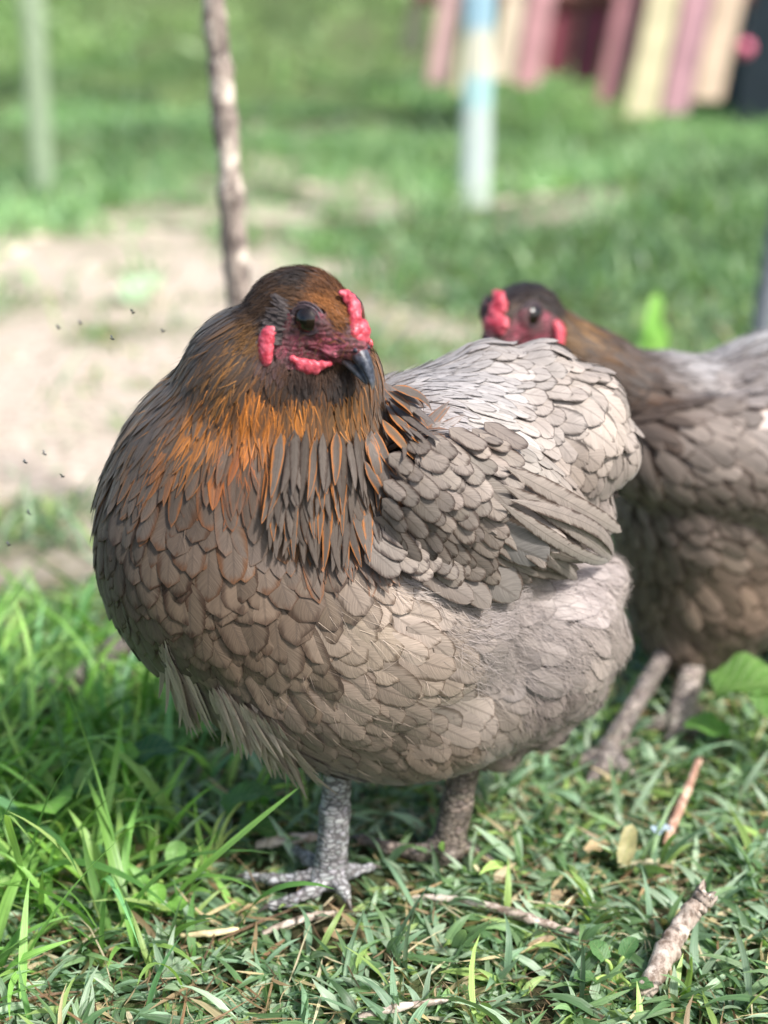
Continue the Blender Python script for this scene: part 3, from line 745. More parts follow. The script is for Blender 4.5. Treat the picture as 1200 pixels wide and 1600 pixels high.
def make_grass():
    r = np.random.default_rng(5); parts = []
    # trampled short mat round the hens
    for (n, lw, wd, ea, eb) in ((30000, .017, .0032, .10, .6), (12000, .023, .0042, .2, .9), (9000, .012, .0022, .3, 1.2)):
        B = scatter(n, -.40, .42, .46, 1.06, r, .8, 70, lambda x, y: 1-0.75*dirt(x, y)); n = len(B)
        C = pal(r, n, GC, [1.8, 2.4, 3.2, 3.0, 1.0, 1.2, .6, .4])
        parts.append(blades(B, r.uniform(0, 2*np.pi, n), lw*np.exp(.35*r.normal(size=n)), wd*np.exp(.25*r.normal(size=n)), r.uniform(ea, eb, n), r.uniform(-.9, .3, n), C, r, 6, .6))
    # tussocks: shoots that leave one crown
    T = scatter(900, -.40, .42, .46, 1.06, r, .3, 30); m = 7
    B = np.repeat(T, m, 0)+r.normal(size=(len(T)*m, 3))*[.002, .002, 0]; n = len(B)
    parts.append(blades(B, np.repeat(r.uniform(0, 6.28, len(T)), m)+r.normal(size=n)*1.2, 0.027*np.exp(.3*r.normal(size=n)), .0040*np.exp(.2*r.normal(size=n)), r.uniform(.6, 1.3, n), r.uniform(-.4, .7, n), pal(r, n, GC, [1, 2.5, 3, 3, .6, 1.4, .2, .1]), r, 7, .5))
    # thatch: fine dead strands between the blades
    B = scatter(9000, -.4, .42, .46, 1.06, r, .8, 40); n = len(B); B[:, 2] += .006*r.random(n)
    parts.append(blades(B, r.uniform(0, 6.28, n), .018*np.exp(.5*r.normal(size=n)), .0008*np.exp(.3*r.normal(size=n)), r.uniform(0, .5, n), r.uniform(-.5, .2, n), pal(r, n, [(176, 160, 128), (140, 118, 92), (104, 84, 66), (200, 190, 160)], [2, 2, 2, 1]), r, 4, .4))
    # dry straw lying about
    B = scatter(1500, -.4, .42, .46, 1.06, r); n = len(B); B[:, 2] += .002+.004*r.random(n)
    parts.append(blades(B, r.uniform(0, 6.28, n), .022*np.exp(.5*r.normal(size=n)), .0017*np.exp(.3*r.normal(size=n)), r.uniform(0, .3, n), r.uniform(-.3, .1, n), pal(r, n, [(196, 180, 140), (170, 146, 112), (140, 112, 86), (210, 200, 170)], [2, 2, 1, 1]), r, 5, .4))
    grass_obj('short_grass', parts, 'trampled short blue-green grass mixed with dry straw around the hens')
    # taller fresh grass at the left
    parts = []
    YG = [(110, 156, 78), (130, 176, 90), (156, 196, 108), (84, 128, 64), (112, 160, 108), (176, 202, 126)]
    def cov(x, y):
        a = np.exp(-(((x+.235)/.085)**2+((y-.74)/.16)**2))
        return np.clip(a*1.3, 0, 1)
    B = scatter(12000, -.42, -.04, .52, 1.05, r, .6, 35, cov); n = len(B)
    parts.append(blades(B, r.uniform(0, 6.28, n), 0.054*np.exp(.4*r.normal(size=n)), 0.0045*np.exp(.28*r.normal(size=n)), r.uniform(.7, 1.45, n), r.uniform(-.7, .9, n), pal(r, n, YG, [2, 2.4, 1.4, 2, 1.2, .6]), r, 10, .45))
    # long arching blades, standing clear of the rest
    L = [(115, 1225, 1.45, 1.75, 1.2, .062, .0062), (0, 1130, .75, .6, .1, .070, .006), (90, 1290, .6, .1, 2.9, .060, .006), (60, 1215, 1.1, .2, .5, .075, .0045), (20, 1265, .8, -.2, .2, .085, .005), (190, 1330, .9, .0, 2.6, .07, .0052),
         (225, 1330, 1.2, .5, .6, .065, .0055), (130, 1290, .7, -.2, 0.1, .060, .006), (40, 1340, .7, -.4, .2, .08, .0055), (235, 1150, 1.4, 1.2, 1.0, .05, .005), (30, 1420, .6, .1, .9, .06, .0055), (330, 1380, 1.2, .7, 2.4, .05, .004),
         (-20, 1240, .9, .1, .3, .09, .006), (-10, 1330, .9, -.3, .3, .09, .006), (160, 1400, .8, .2, 3.0, .06, .005), (205, 1110, 1.3, .6, 2.6, .05, .005)]
    B = np.array([G(a[0], a[1]) for a in L]); n = len(B); A = np.array(L)
    parts.append(blades(B, A[:, 4], A[:, 5], A[:, 6], A[:, 2], A[:, 3], pal(r, n, [(118, 170, 62), (136, 186, 80), (104, 158, 74)], [1, 1, 1], .08), r, 16, .25, .25))
    grass_obj('tall_grass', parts, 'fresh taller bright green grass in front of the left side of the hen')
    # middle and far turf, out of focus
    parts = []
    n0 = 46000
    B = scatter(n0, -1.1, 1.1, 1.05, 2.4, r, .9, 12, lambda x, y: (1-0.93*dirt(x, y))*(np.abs(x) < .35*y+.15)); n = len(B)
    parts.append(blades(B, r.uniform(0, 6.28, n), 0.029*np.exp(.4*r.normal(size=n)), .0042*np.exp(.2*r.normal(size=n)), r.uniform(.4, 1.3, n), r.uniform(-.6, .6, n), pal(r, n, GC, [2, 3, 2, 2, 1.5, 2, .4, .3]), r, 4, .5))
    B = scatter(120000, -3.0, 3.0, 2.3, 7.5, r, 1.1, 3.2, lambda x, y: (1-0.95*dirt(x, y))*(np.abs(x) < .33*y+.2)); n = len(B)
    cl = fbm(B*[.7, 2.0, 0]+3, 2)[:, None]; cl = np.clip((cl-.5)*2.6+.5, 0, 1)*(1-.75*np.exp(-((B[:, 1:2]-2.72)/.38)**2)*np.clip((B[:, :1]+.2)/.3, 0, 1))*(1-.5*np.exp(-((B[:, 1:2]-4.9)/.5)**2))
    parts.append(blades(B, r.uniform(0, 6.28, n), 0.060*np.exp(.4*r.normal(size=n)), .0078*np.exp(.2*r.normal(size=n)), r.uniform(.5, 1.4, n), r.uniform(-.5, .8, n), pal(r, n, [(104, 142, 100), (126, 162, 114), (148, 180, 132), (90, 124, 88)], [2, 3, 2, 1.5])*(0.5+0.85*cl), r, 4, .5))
    B = scatter(70000, -7, 7, 7.3, 17, r, 1.1, 1.3, lambda x, y: (np.abs(x) < .33*y+.4)*1.0); n = len(B)
    parts.append(blades(B, r.uniform(0, 6.28, n), 0.13*np.exp(.4*r.normal(size=n)), .018*np.exp(.2*r.normal(size=n)), r.uniform(.5, 1.4, n), r.uniform(-.5, .8, n), pal(r, n, [(120, 156, 102), (146, 180, 122), (172, 202, 146), (104, 140, 92)], [2, 3, 2, 1]), r, 3, .5))
    grass_obj('meadow_grass', parts, 'blurred green grass over the ground and bank behind the hens')
make_grass()

# ------------------------------------------------------------------ posts, stem, fence, sticks
def bark_material(name, c0, c1, c2, sc):
    t = NT(name); co = t.obj()
    mp = t.node('ShaderNodeMapping'); mp.inputs['Scale'].default_value = (1, 1, 0.35); t.link(co, mp.inputs[0])
    n = t.noise(mp.outputs[0], sc, 5, 0.7); n2 = t.noise(co, sc*.3, 4, 0.7)
    c = t.mix(t.ramp(n, 0.35, 0.62), t.rgb(lin(c0)), t.rgb(lin(c1))); c = t.mix(t.ramp(n2, 0.5, 0.62), c, t.rgb(lin(c2)))
    t.link(c, t.b.inputs['Base Color']); t.b.inputs['Roughness'].default_value = 0.85; t.b.inputs['Specular IOR Level'].default_value = 0.2
    t.link(t.bump(n, 1.0, 0.3/sc), t.b.inputs['Normal']); return t.m
M_BARK = bark_material('stem_bark', (92, 82, 78), (168, 154, 144), (222, 208, 194), 150)
M_STICK = bark_material('dead_wood', (112, 96, 84), (176, 162, 150), (206, 194, 182), 260)
M_GREYSTICK = bark_material('grey_wood', (84, 78, 74), (128, 120, 114), (100, 92, 86), 160)
def at(px, py, y): return PY(px, py, y)
def stem():
    y = 1.16; b = at(398, 870, y); b[2] = 0
    root = tag(empty('sapling', b), 'thin bare grey sapling stem rising behind the head of the front hen', 'sapling')
    P = smooth_path([b-[0, 0, .02], at(392, 700, y), at(378, 520, y), at(366, 380, y), at(356, 230, y), at(344, 110, y), at(330, -60, y), at(322, -420, y), at(300, -900, y)], 60)
    r = np.random.default_rng(2); R = np.interp(np.linspace(0, 1, 60), [0, 1], [.0128, .0075])*(1+.09*r.normal(size=60))
    V, q = tube(P, R, 18, .05, 3); mesh_np('trunk', V, q, M_BARK, root)
    for (i, dx, dy, dz) in ((48, .10, .03, .16), (54, -.09, .05, .14), (58, .06, -.04, .2)):
        Pp = smooth_path([P[i], P[i]+np.array([dx, dy, dz])*.5, P[i]+np.array([dx, dy, dz])], 10)
        V, q = tube(Pp, np.linspace(.005, .0015, 10), 8, .05); mesh_np('branch', V, q, M_BARK, root)
stem()
def post_tex(name, bands, seed):
    """painted post: paint colour changes with height, plus flaking"""
    t = NT(name); co = t.obj(); sep = t.node('ShaderNodeSeparateXYZ'); t.link(co, sep.inputs[0])
    z = t.math('ADD', sep.outputs[2], t.math('MULTIPLY', t.noise(co, 14, 3, .6), .05))
    c = t.rgb(lin(bands[0][1]))
    for (h, col) in bands[1:]: c = t.mix(t.ramp(z, h-.01, h+.03), c, t.rgb(lin(col)))
    n = t.noise(co, 70, 5, .7); c = t.mix(t.ramp(n, .6, .72), c, t.rgb(lin((170, 168, 160))))
    t.link(c, t.b.inputs['Base Color']); t.b.inputs['Roughness'].default_value = .6; t.link(t.bump(n, .6, .004), t.b.inputs['Normal']); return t.m
def square_post(name, px, pybase, w_px, mat, label, top=1.4, lean=0, depth=1.0, rnd=.2):
    b = G(px, pybase); 
    b[2] = float(height(b[:1], b[1:2])[0]); s = pxs(b); w = w_px*s/2
    root = tag(empty(name, b), label, 'post')
    A = []
    zs = np.linspace(-.06, top, 24); r = np.random.default_rng(int(px))
    n = 12; th = np.arange(n)*2*np.pi/n+np.pi/n
    rad = w*(np.abs(np.cos(th))**4+np.abs(np.sin(th))**4)**(-.25)
    V = np.stack([np.stack([b[0]+lean*z+rad*np.cos(th)*(1+.02*r.normal()), b[1]+rad*np.sin(th)*depth, np.full(n, b[2]+z)], -1) for z in zs])
    V = np.concatenate([V.mean(1, keepdims=True)[:1].repeat(n, 1), V, V.mean(1, keepdims=True)[-1:].repeat(n, 1)], 0)
    m = len(V); i, k = np.meshgrid(np.arange(m-1), np.arange(n), indexing='ij')
    q = np.stack([i*n+k, i*n+(k+1) % n, (i+1)*n+(k+1) % n, (i+1)*n+k], -1).reshape(-1, 4)
    o = mesh_np('shaft', V.reshape(-1, 3), q, mat, root, smooth=False)
    cz = b[2]+top*.55
    for k in range(2):                              # wire staples
        P = smooth_path([[b[0]-w*.4, b[1]-w*depth, cz+k*.3], [b[0], b[1]-w*depth-.008, cz+k*.3+.01], [b[0]+w*.4, b[1]-w*depth, cz+k*.3]], 8)
        V, q = tube(P, np.full(8, .0018), 6); mesh_np('staple', V, q, M_GREYSTICK, root)
    return root
M_WPOST = post_tex('painted_post', [(0, (192, 206, 196)), (.09, (192, 206, 202)), (.26, (168, 206, 208)), (.335, (212, 210, 192)), (.44, (150, 186, 204)), (.62, (128, 172, 196))], 1)
square_post('painted_post', 741, 338, 46, M_WPOST, 'pale square post painted in white and light blue bands, behind the two hens')
M_GPOST = simple('weathered_post', lin((146, 164, 136)), .8, .2, 30, .15, .003, 60)
square_post('weathered_post', 68, 292, 34, M_GPOST, 'faint pale weathered post far back at the left edge', lean=.02)
def rail_pole():
    y = 2.0; b = at(1188, 500, y); b[2] = 0
    root = tag(empty('pole', b), 'thin blue-grey pole leaning out of view behind the back of the second hen', 'pole')
    P = smooth_path([b, b+[.012, 0, .15], b+[.03, 0, .3], b+[.10, 0, .7], b+[.19, 0, 1.2]], 30)
    V, q = tube(P, np.linspace(.017, .013, 30), 12, .03); mesh_np('shaft', V, q, simple('grey_pole', lin((120, 124, 132)), .7, .3, 90, .2, .002, 90), root)
rail_pole()
def fence():
    y = 6.2
    root = tag(empty('plank_fence', (at(870, 140, y)[0], y, float(height(np.array([1.]), np.array([y]))[0]))), 'blurred fence of leaning cream, pink and dark red painted planks on the bank', 'fence')
    PL = [(642, 84, 30, (206, 200, 170)), (684, 134, 38, (208, 172, 170)), (722, 148, 30, (226, 216, 178)), (783, 128, 34, (228, 210, 188)), (822, 138, 40, (204, 154, 158)), (868, 118, 40, (146, 78, 90)), (912, 130, 42, (126, 66, 84)),  # plank paint colours, made paler to carry distance haze
          (952, 160, 40, (192, 136, 142)), (1000, 184, 46, (232, 220, 182)), (1052, 180, 42, (198, 154, 164)), (1104, 160, 44, (228, 204, 180))]
    r = np.random.default_rng(8); s = 5.9/F
    for (px, py, w, c) in PL:
        yb = y-.45+(r.random()-.5)*.1-(py-140)*.004
        b = at(px, py-4, yb); t = np.array([b[0]+.16*1.25, yb+.05, b[2]+1.25]); w2 = w*s*.5*.92
        d = t-b; m = 6; V = []
        for k in range(m+1):
            c0 = b+d*k/m; ww = w2*(1 if k < m else .55)
            for (ax, ay) in ((-1, -.012), (1, -.012), (1, .012), (-1, .012)): V.append([c0[0]+ax*ww, c0[1]+ay, c0[2]+r.normal()*.001])
        V = np.array(V); Fc = [[k*4+a, k*4+(a+1) % 4, k*4+4+(a+1) % 4, k*4+4+a] for k in range(m) for a in range(4)]+[[3, 2, 1, 0], [m*4, m*4+1, m*4+2, m*4+3]]
        o = mesh_np('plank', V, Fc, simple('plank_paint', lin(c)*.82, .65, .3, 9, .16, .003, 40), root, smooth=False)
        o['label'] = 'cream painted plank' if c[1] > 150 and c[2] < 180 else ('dark red painted plank' if c[0] < 140 else 'dusty pink painted plank')
    for zz in (.35, 1.0):
        a = at(620, 140, y-.38); c_ = at(1135, 150, y-.38); a[2] += zz; c_[2] = a[2]; a[0] += .2*zz; c_[0] += .2*zz
        V, q = tube(np.array([a, (a+c_)/2, c_]), [.03]*3, 4); mesh_np('rail', V, q, simple('rail_wood', lin((120, 84, 78)), .8, .2, 20, .2), root, smooth=False)
fence()
def shed():
    y = 7.0; b = at(1146, 150, y); z0 = float(height(np.array([b[0]+.6]), np.array([y]))[0])-.15; x0 = b[0]+.02; x1 = x0+3.2
    root = tag(empty('shed', ((x0+x1)/2, y, z0)), 'dark slate-blue shed wall behind the right end of the fence', 'shed')
    md = simple('dark_cladding', lin((34, 44, 52)), .8, .2, 12, .25, .004, 30)
    A = Acc(); n = 14
    for k in range(n):
        xa = x0+(x1-x0)*k/n; xb = x0+(x1-x0)*(k+1)/n-.012
        V = np.array([[x, yy, z] for z in (z0, z0+2.1) for (x, yy) in ((xa, y), (xb, y), (xb, y+.03), (xa, y+.03))])
        A.add(V, [[0, 1, 5, 4], [1, 2, 6, 5], [2, 3, 7, 6], [3, 0, 4, 7], [4, 5, 6, 7], [3, 2, 1, 0]])
    V = np.array([[x, yy, z] for z in (z0, z0+2.1) for (x, yy) in ((x0+.03, y+.04), (x1, y+.04), (x1, y+2.2), (x0+.03, y+2.2))])
    A.add(V, [[0, 1, 5, 4], [1, 2, 6, 5], [2, 3, 7, 6], [3, 0, 4, 7], [4, 5, 6, 7], [3, 2, 1, 0]])
    A.build('wall', md, root, False)
    V = np.array([[x0-.1, y-.15, z0+2.12], [x1+.1, y-.15, z0+2.12], [x1+.1, y+2.4, z0+2.5], [x0-.1, y+2.4, z0+2.5]]); V = np.vstack([V, V+[0, 0, .05]])
    mesh_np('roof', V, [[0, 1, 5, 4], [1, 2, 6, 5], [2, 3, 7, 6], [3, 0, 4, 7], [4, 5, 6, 7], [3, 2, 1, 0]], md, root, smooth=False)
    V, q = uvsphere(at(1163, 76, 6.0), .035, 20, 12)
    mesh_np('ball', V, q, simple('pink_ball', lin((230, 120, 150)), .4, .5), None)
    o = bpy.data.objects['ball']; tag(o, 'small pink ball hanging in front of the dark shed wall', 'ball')
    P = np.array([at(1163, 76, 6.0), at(1163, 76, 6.0)+[0, 0, .5], at(1163, 76, 6.0)+[0, 0, 1.2]]); V, q = tube(P, [.002]*3, 6)
    mesh_np('cord', V, q, M_GREYSTICK, o).parent = o
shed()
def stick(name, pts, R, mat, label, cat, nseg=30, jit=.06, seed=0, ragged=False, knots=(), bend=0):
    P = smooth_path(pts, nseg); r = np.random.default_rng(seed)
    Rr = np.interp(np.linspace(0, 1, nseg), np.linspace(0, 1, len(R)), R)*(1+jit*r.normal(size=nseg))
    for k in knots: Rr[k] *= 1.18
    P = P+r.normal(size=P.shape)*np.array(R).max()*.06
    V, q = tube(P, Rr, 18, jit*.8, seed)
    if ragged:                                   # splintered break
        V = V.reshape(-1, 18, 3); d = nrm((P[-1]-P[-3])[None])[0]
        V[-2] += d*(r.random((18, 1))*.009-.004); V[-1] = V[-1]-d*.004; V = V.reshape(-1, 3)
    o = mesh_np(name, V, q, mat); o.data.transform(__import__('mathutils').Matrix.Translation(-Vector(P[0]))); o.location = P[0]
    return tag(o, label, cat)
stick('stick', [G(1002, 1556, .006), G(1030, 1510, .014), G(1060, 1455, .020), G(1085, 1420, .028), G(1104, 1398, .034)], [.0046, .0056, .0053, .0051, .0058], M_STICK, 'short pale broken stick lying in the grass at the lower right', 'stick', 36, .028, 4, True, (12, 13, 25))
stick('log', [G(40, 1120, .012), G(100, 1075, .02), G(150, 1040, .028), G(215, 985, .05), G(300, 930, .06)], [.010, .011, .0095, .009, .008], M_GREYSTICK, 'grey dead branch lying in the grass behind the breast of the front hen', 'branch', 36, .05, 5, False, (14,))
stick('twig', [G(640, 1400, .006), G(740, 1410, .010), G(830, 1436, .010), G(905, 1458, .006)], [.0012, .0020, .0024, .0012], M_STICK, 'thin brown twig in the grass between the hen and the broken stick', 'twig', 30, .12, 6, False, (8, 19))
stick('twig', [G(1092, 1188, .02), G(1072, 1240, .014), G(1050, 1290, .01), G(1040, 1320, .006)], [.0022, .0026, .003, .002], bark_material('red_wood', (130, 96, 82), (184, 146, 126), (206, 176, 156), 260), 'reddish brown twig upright in the grass below the second hen', 'twig', 24, .1, 7)
stick('straw', [G(282, 1462, .008), G(330, 1458, .012), G(372, 1452, .010)], [.0014, .0018, .0012], simple('straw_stalk', lin((206, 190, 150)), .6, .3, 300, .2), 'pale flat straw stalk in the grass below the left foot of the front hen', 'straw', 16, .05, 8)
stick('twig', [G(410, 1458, .006), G(470, 1436, .010), G(530, 1426, .008)], [.0014, .0022, .0014], M_STICK, 'short pinkish twig just below the near foot of the front hen', 'twig', 20, .1, 9)
stick('twig', [G(400, 1320, .008), G(440, 1312, .012), G(500, 1308, .010)], [.003, .0036, .0026], M_STICK, 'brown twig behind the near leg of the front hen', 'twig', 20, .1, 10)
stick('twig', [G(560, 1590, .008), G(620, 1575, .012), G(700, 1562, .010)], [.0016, .002, .0012], M_STICK, 'pale twig at the bottom edge of the grass', 'twig', 20, .1, 12)

# ------------------------------------------------------------------ broad-leaved weeds
def leaf_material():
    t = NT('weed_leaf'); b = t.b
    sep = t.node('ShaderNodeSeparateXYZ'); t.link(t.attr('fuv', 'Vector'), sep.inputs[0]); u, v, r = sep.outputs
    au = t.math('ABSOLUTE', u)
    s = t.math('FRACT', t.math('SUBTRACT', t.math('MULTIPLY', v, 6.0), t.math('MULTIPLY', au, 2.2)))
    vein = t.ramp(t.math('ABSOLUTE', t.math('SUBTRACT', s, .5)), .03, .12, 1, 0)
    vein = t.math('MAXIMUM', vein, t.ramp(au, .02, .07, 1, 0))
    n = t.noise(t.obj(), 260, 4, .6)
    c = t.mix(1.0, t.attr('col'), t.mix(n, t.rgb((.65, .65, .65)), t.rgb((1.35, 1.35, 1.3))), 'MULTIPLY')
    c = t.mix(t.math('MULTIPLY', vein, .35), c, t.rgb(lin((170, 196, 130))))
    t.link(c, b.inputs['Base Color']); b.inputs['Roughness'].default_value = .5
    t.link(t.bump(t.math('ADD', n, t.math('MULTIPLY', vein, -.8)), .8, .0009), b.inputs['Normal'])
    tr = t.node('ShaderNodeBsdfTranslucent'); t.link(t.mix(1.0, c, t.rgb((1.4, 1.5, .7)), 'MULTIPLY'), tr.inputs[0])
    ms = t.node('ShaderNodeMixShader'); ms.inputs[0].default_value = .35
    t.link(b.outputs[0], ms.inputs[1]); t.link(tr.outputs[0], ms.inputs[2]); t.link(ms.outputs[0], t.out.inputs[0]); return t.m
M_LEAF = leaf_material()
def leaf(parent, base, az, el, L, W, col, r, droop=.8, wav=.12, nv=12, nu=9):
    v = np.linspace(0, 1, nv); u = np.linspace(-1, 1, nu)
    e = el-droop*v; d = np.stack([np.cos(e)*math.cos(az), np.cos(e)*math.sin(az), np.sin(e)], -1)
    c = base+np.vstack([[0, 0, 0], np.cumsum(d[:-1], 0)*L/(nv-1)]); s = np.array([-math.sin(az), math.cos(az), 0]); nn = np.cross(d, s)
    w = W/2*np.sqrt(np.clip(1-(2*v-0.85)**2/1.35, 0, 1))*np.clip((1-v)*8, 0, 1)**.5
    w = w*(1+.06*np.cos(v*38))
    ph = r.random()*6
    V = c[:, None]+s[None, None]*(u[None]*w[:, None])[..., None]+nn[:, None]*((.28*np.abs(u)[None]**1.5+wav*np.sin(v[:, None]*11+ph+2*u[None])*np.abs(u)[None])*w[:, None])[..., None]
    i, k = np.meshgrid(np.arange(nv-1), np.arange(nu-1), indexing='ij')
    q = np.stack([i*nu+k, i*nu+k+1, (i+1)*nu+k+1, (i+1)*nu+k], -1).reshape(-1, 4)
    fuv = np.stack([np.broadcast_to(u[None], (nv, nu)), np.broadcast_to(v[:, None], (nv, nu)), np.full((nv, nu), r.random())], -1).reshape(-1, 3)
    return mesh_np('leaf', V.reshape(-1, 3), q, M_LEAF, parent, {'fuv': ('FLOAT_VECTOR', fuv), 'col': ('FLOAT_COLOR', np.tile(lin(col), (nv*nu, 1)))})
M_WSTEM = simple('weed_stem', lin((150, 176, 96)), .5, .4, 300, .15)
def weed(base, leaves, label, seed, group=None):
    """leaves: (tip px, tip py, tip height, azimuth, elevation, L, W, colour)"""
    r = np.random.default_rng(seed); root = tag(empty('weed', base), label, 'weed', group)
    for (px, py, h, az, el, L, W, col, dr) in leaves:
        e = G(px, py, h); m = (base+e)/2+[0, 0, h*.35]
        V, q = tube(smooth_path([base, m, e], 12), np.linspace(.0013, .0008, 12), 8, .04); mesh_np('stem', V, q, M_WSTEM, root)
        leaf(root, e, az, el, L, W, col, r, dr)
weed(G(322, 1372), [(352, 1268, .030, .3, .9, .026, .020, (84, 128, 66), 1.3), (395, 1240, .036, .6, -.2, .024, .021, (88, 132, 76), 1.0), (372, 1290, .02, -.2, .2, .024, .020, (80, 122, 66), .8)], 'small weed with pale stem and crinkled leaves left of the near leg of the hen', 31)
weed(G(60, 1300), [(62, 1262, .034, -1.0, .9, .030, .032, (110, 160, 70), 1.2), (100, 1240, .03, .3, .5, .030, .030, (84, 134, 74), 1.0), (20, 1290, .02, 2.8, .4, .026, .024, (92, 146, 66), .9)], 'weed with round crinkled leaves among the tall grass at the left edge', 32)
weed(G(165, 1250), [(160, 1210, .036, .2, .9, .026, .028, (120, 172, 64), 1.0), (205, 1190, .04, .5, .4, .030, .026, (70, 116, 80), .8), (130, 1195, .03, 2.4, .6, .022, .022, (116, 164, 70), .9)], 'weed with bright round leaf in the tall grass below the breast of the hen', 33)
weed(G(268, 1388), [(262, 1368, .012, .2, .9, .016, .014, (118, 164, 84), .9), (275, 1352, .02, 1.6, 1.0, .014, .012, (120, 166, 90), .6), (225, 1380, .01, 2.9, .4, .014, .012, (112, 160, 78), .6)], 'tiny seedling with rounded leaves at the lower left of the grass', 34)
weed(G(240, 1440), [(232, 1420, .012, 2.9, .6, .012, .012, (128, 180, 76), .6), (262, 1425, .012, .2, .6, .012, .012, (122, 174, 80), .6), (245, 1412, .016, 1.6, .9, .011, .010, (126, 178, 80), .4)], 'seedling with light green leaflets below the tiny seedling', 35)
weed(G(1170, 1190), [(1118, 1082, .045, -.1, .5, .050, .052, (104, 144, 72), .9), (1195, 1120, .05, .4, .2, .05, .045, (96, 136, 68), .7), (1140, 1150, .02, 2.9, .4, .030, .026, (110, 160, 80), .6)], 'weed with one large light green leaf at the right edge by the second hen', 36)
weed(G(960, 1540), [(945, 1500, .014, 2.2, .8, .012, .010, (96, 138, 84), .8), (975, 1495, .016, .8, .9, .012, .009, (92, 134, 84), .8), (930, 1530, .010, 3.4, .5, .012, .009, (90, 130, 80), .6), (985, 1540, .010, -.4, .5, .012, .009, (88, 130, 78), .6)], 'small leafy weed just left of the foot of the broken stick', 37)
def sprout():
    """light shoots standing blurred behind the second hen's neck"""
    r = np.random.default_rng(9); b = G(1018, 640); root = tag(empty('shoot', b), 'bright yellow-green shoot standing behind the neck of the second hen', 'weed')
    for (px, py, W) in ((1020, 470, .02), (1010, 500, .018), (1030, 520, .016)):
        e = PY(px, py+60, b[1]); V, q = tube(smooth_path([b, (b+e)/2+[.004, 0, 0], e], 10), np.linspace(.002, .001, 10), 8); mesh_np('stem', V, q, M_WSTEM, root)
        leaf(root, e, 1.3, 1.3, .06, W, (150, 205, 96), r, .3)
sprout()
# dry bits
def leaf_thing(name, px, py, h, az, el, L, W, col, label, cat, seed):
    r = np.random.default_rng(seed); b = G(px, py, h); o = leaf(None, b, az, el, L, W, col, r, .3, .3)
    o.name = name; o.data.transform(__import__('mathutils').Matrix.Translation(-Vector(b))); o.location = b
    return tag(o, label, cat)
leaf_thing('dry_leaf', 975, 1350, .012, 1.2, .8, .024, .010, (186, 176, 132), 'curled straw-yellow dry leaf right of the far leg of the hen', 'dry leaf', 1)
leaf_thing('dry_leaf', 915, 1330, .012, .4, .2, .016, .009, (214, 186, 150), 'small pinkish tan dry leaf flat in the grass', 'dry leaf', 2)
leaf_thing('dry_leaf', 205, 472, .01, 1.2, .5, .09, .07, (200, 226, 200), 'pale green blurred leaf lying on the bare earth far left', 'leaf', 3)
leaf_thing('paper_scrap', 1022, 1300, .012, .4, .2, .012, .009, (196, 216, 246), 'tiny pale blue scrap in the grass under the second hen', 'scrap', 4)
# pebbles and clods on the bare earth
def pebbles():
    r = np.random.default_rng(12)
    m1 = simple('pebble_pale', lin((214, 200, 182)), .7, .3, 90, .2, .003, 120)
    spots = [(60, 380, 30), (20, 400, 44), (130, 365, 26), (290, 285, 22), (180, 345, 26), (240, 365, 18), (40, 470, 20), (140, 420, 18), (300, 430, 16), (90, 640, 16), (250, 590, 14), (30, 560, 16), (480, 290, 24), (560, 275, 18), (600, 285, 16),
             (790, 335, 18), (845, 335, 18), (580, 470, 16), (620, 490, 20), (680, 500, 18), (1130, 400, 14), (930, 440, 12), (30, 830, 14), (75, 960, 12), (110, 940, 10), (35, 960, 12)]
    for i, (px, py, w) in enumerate(spots):
        b = G(px, py); b[2] = float(height(b[:1], b[1:2])[0]); s = pxs(b)*w*.5
        V, q = uvsphere(np.zeros(3), 1.0, 14, 9); V = V*(1+.35*(fbm(V*1.6+i*7, 2)-.5)[:, None])*[s*r.uniform(.9, 1.4), s*r.uniform(.7, 1.1), s*r.uniform(.4, .6)]
        o = mesh_np('pebble', V, q, m1); o.location = (b[0], b[1], b[2]+s*.15)
        tag(o, 'blurred pale stone lying on the ground behind the hens', 'stone', 'pale stones scattered behind the hens')
pebbles()
def flies():
    r = np.random.default_rng(14); md = simple('fly_body', (.012, .012, .014), .4, .4); mw = simple('fly_wing', (.12, .13, .13), .3, .5)
    for i, (px, py, y) in enumerate([(208, 489, .70), (92, 513, .74), (176, 530, .68), (255, 518, .72), (70, 710, .68), (40, 723, .66), (98, 745, .66), (46, 803, .68), (126, 506, .76), (14, 852, .66)]):
        b = PY(px, py, y); root = tag(empty('fly', b), 'tiny dark fly hovering in the air left of the hen', 'fly', 'flies in the air left of the front hen')
        a = r.uniform(-.6, .6); d = np.array([math.cos(a), r.normal()*.3, math.sin(a)])*.0009; P = np.array([b-d, b, b+d*.6, b+d*1.1])
        V, q = tube(P, [.0002, .00042, .00042, .0003], 8); mesh_np('body', V, q, md, root)
        for s in (1, -1):
            t = b+np.array([-.0012, s*.0014, .0018*(.4+r.random())]); m = (b+t)/2
            V = np.array([b, m+[.0005, 0, .0002], t, m-[.0005, 0, 0]]); V = np.vstack([V, V+[0, 0, .00008]])
            mesh_np('wing', V, [[0, 1, 2, 3], [7, 6, 5, 4], [0, 4, 5, 1], [1, 5, 6, 2], [2, 6, 7, 3], [3, 7, 4, 0]], mw, root, smooth=False)
flies()

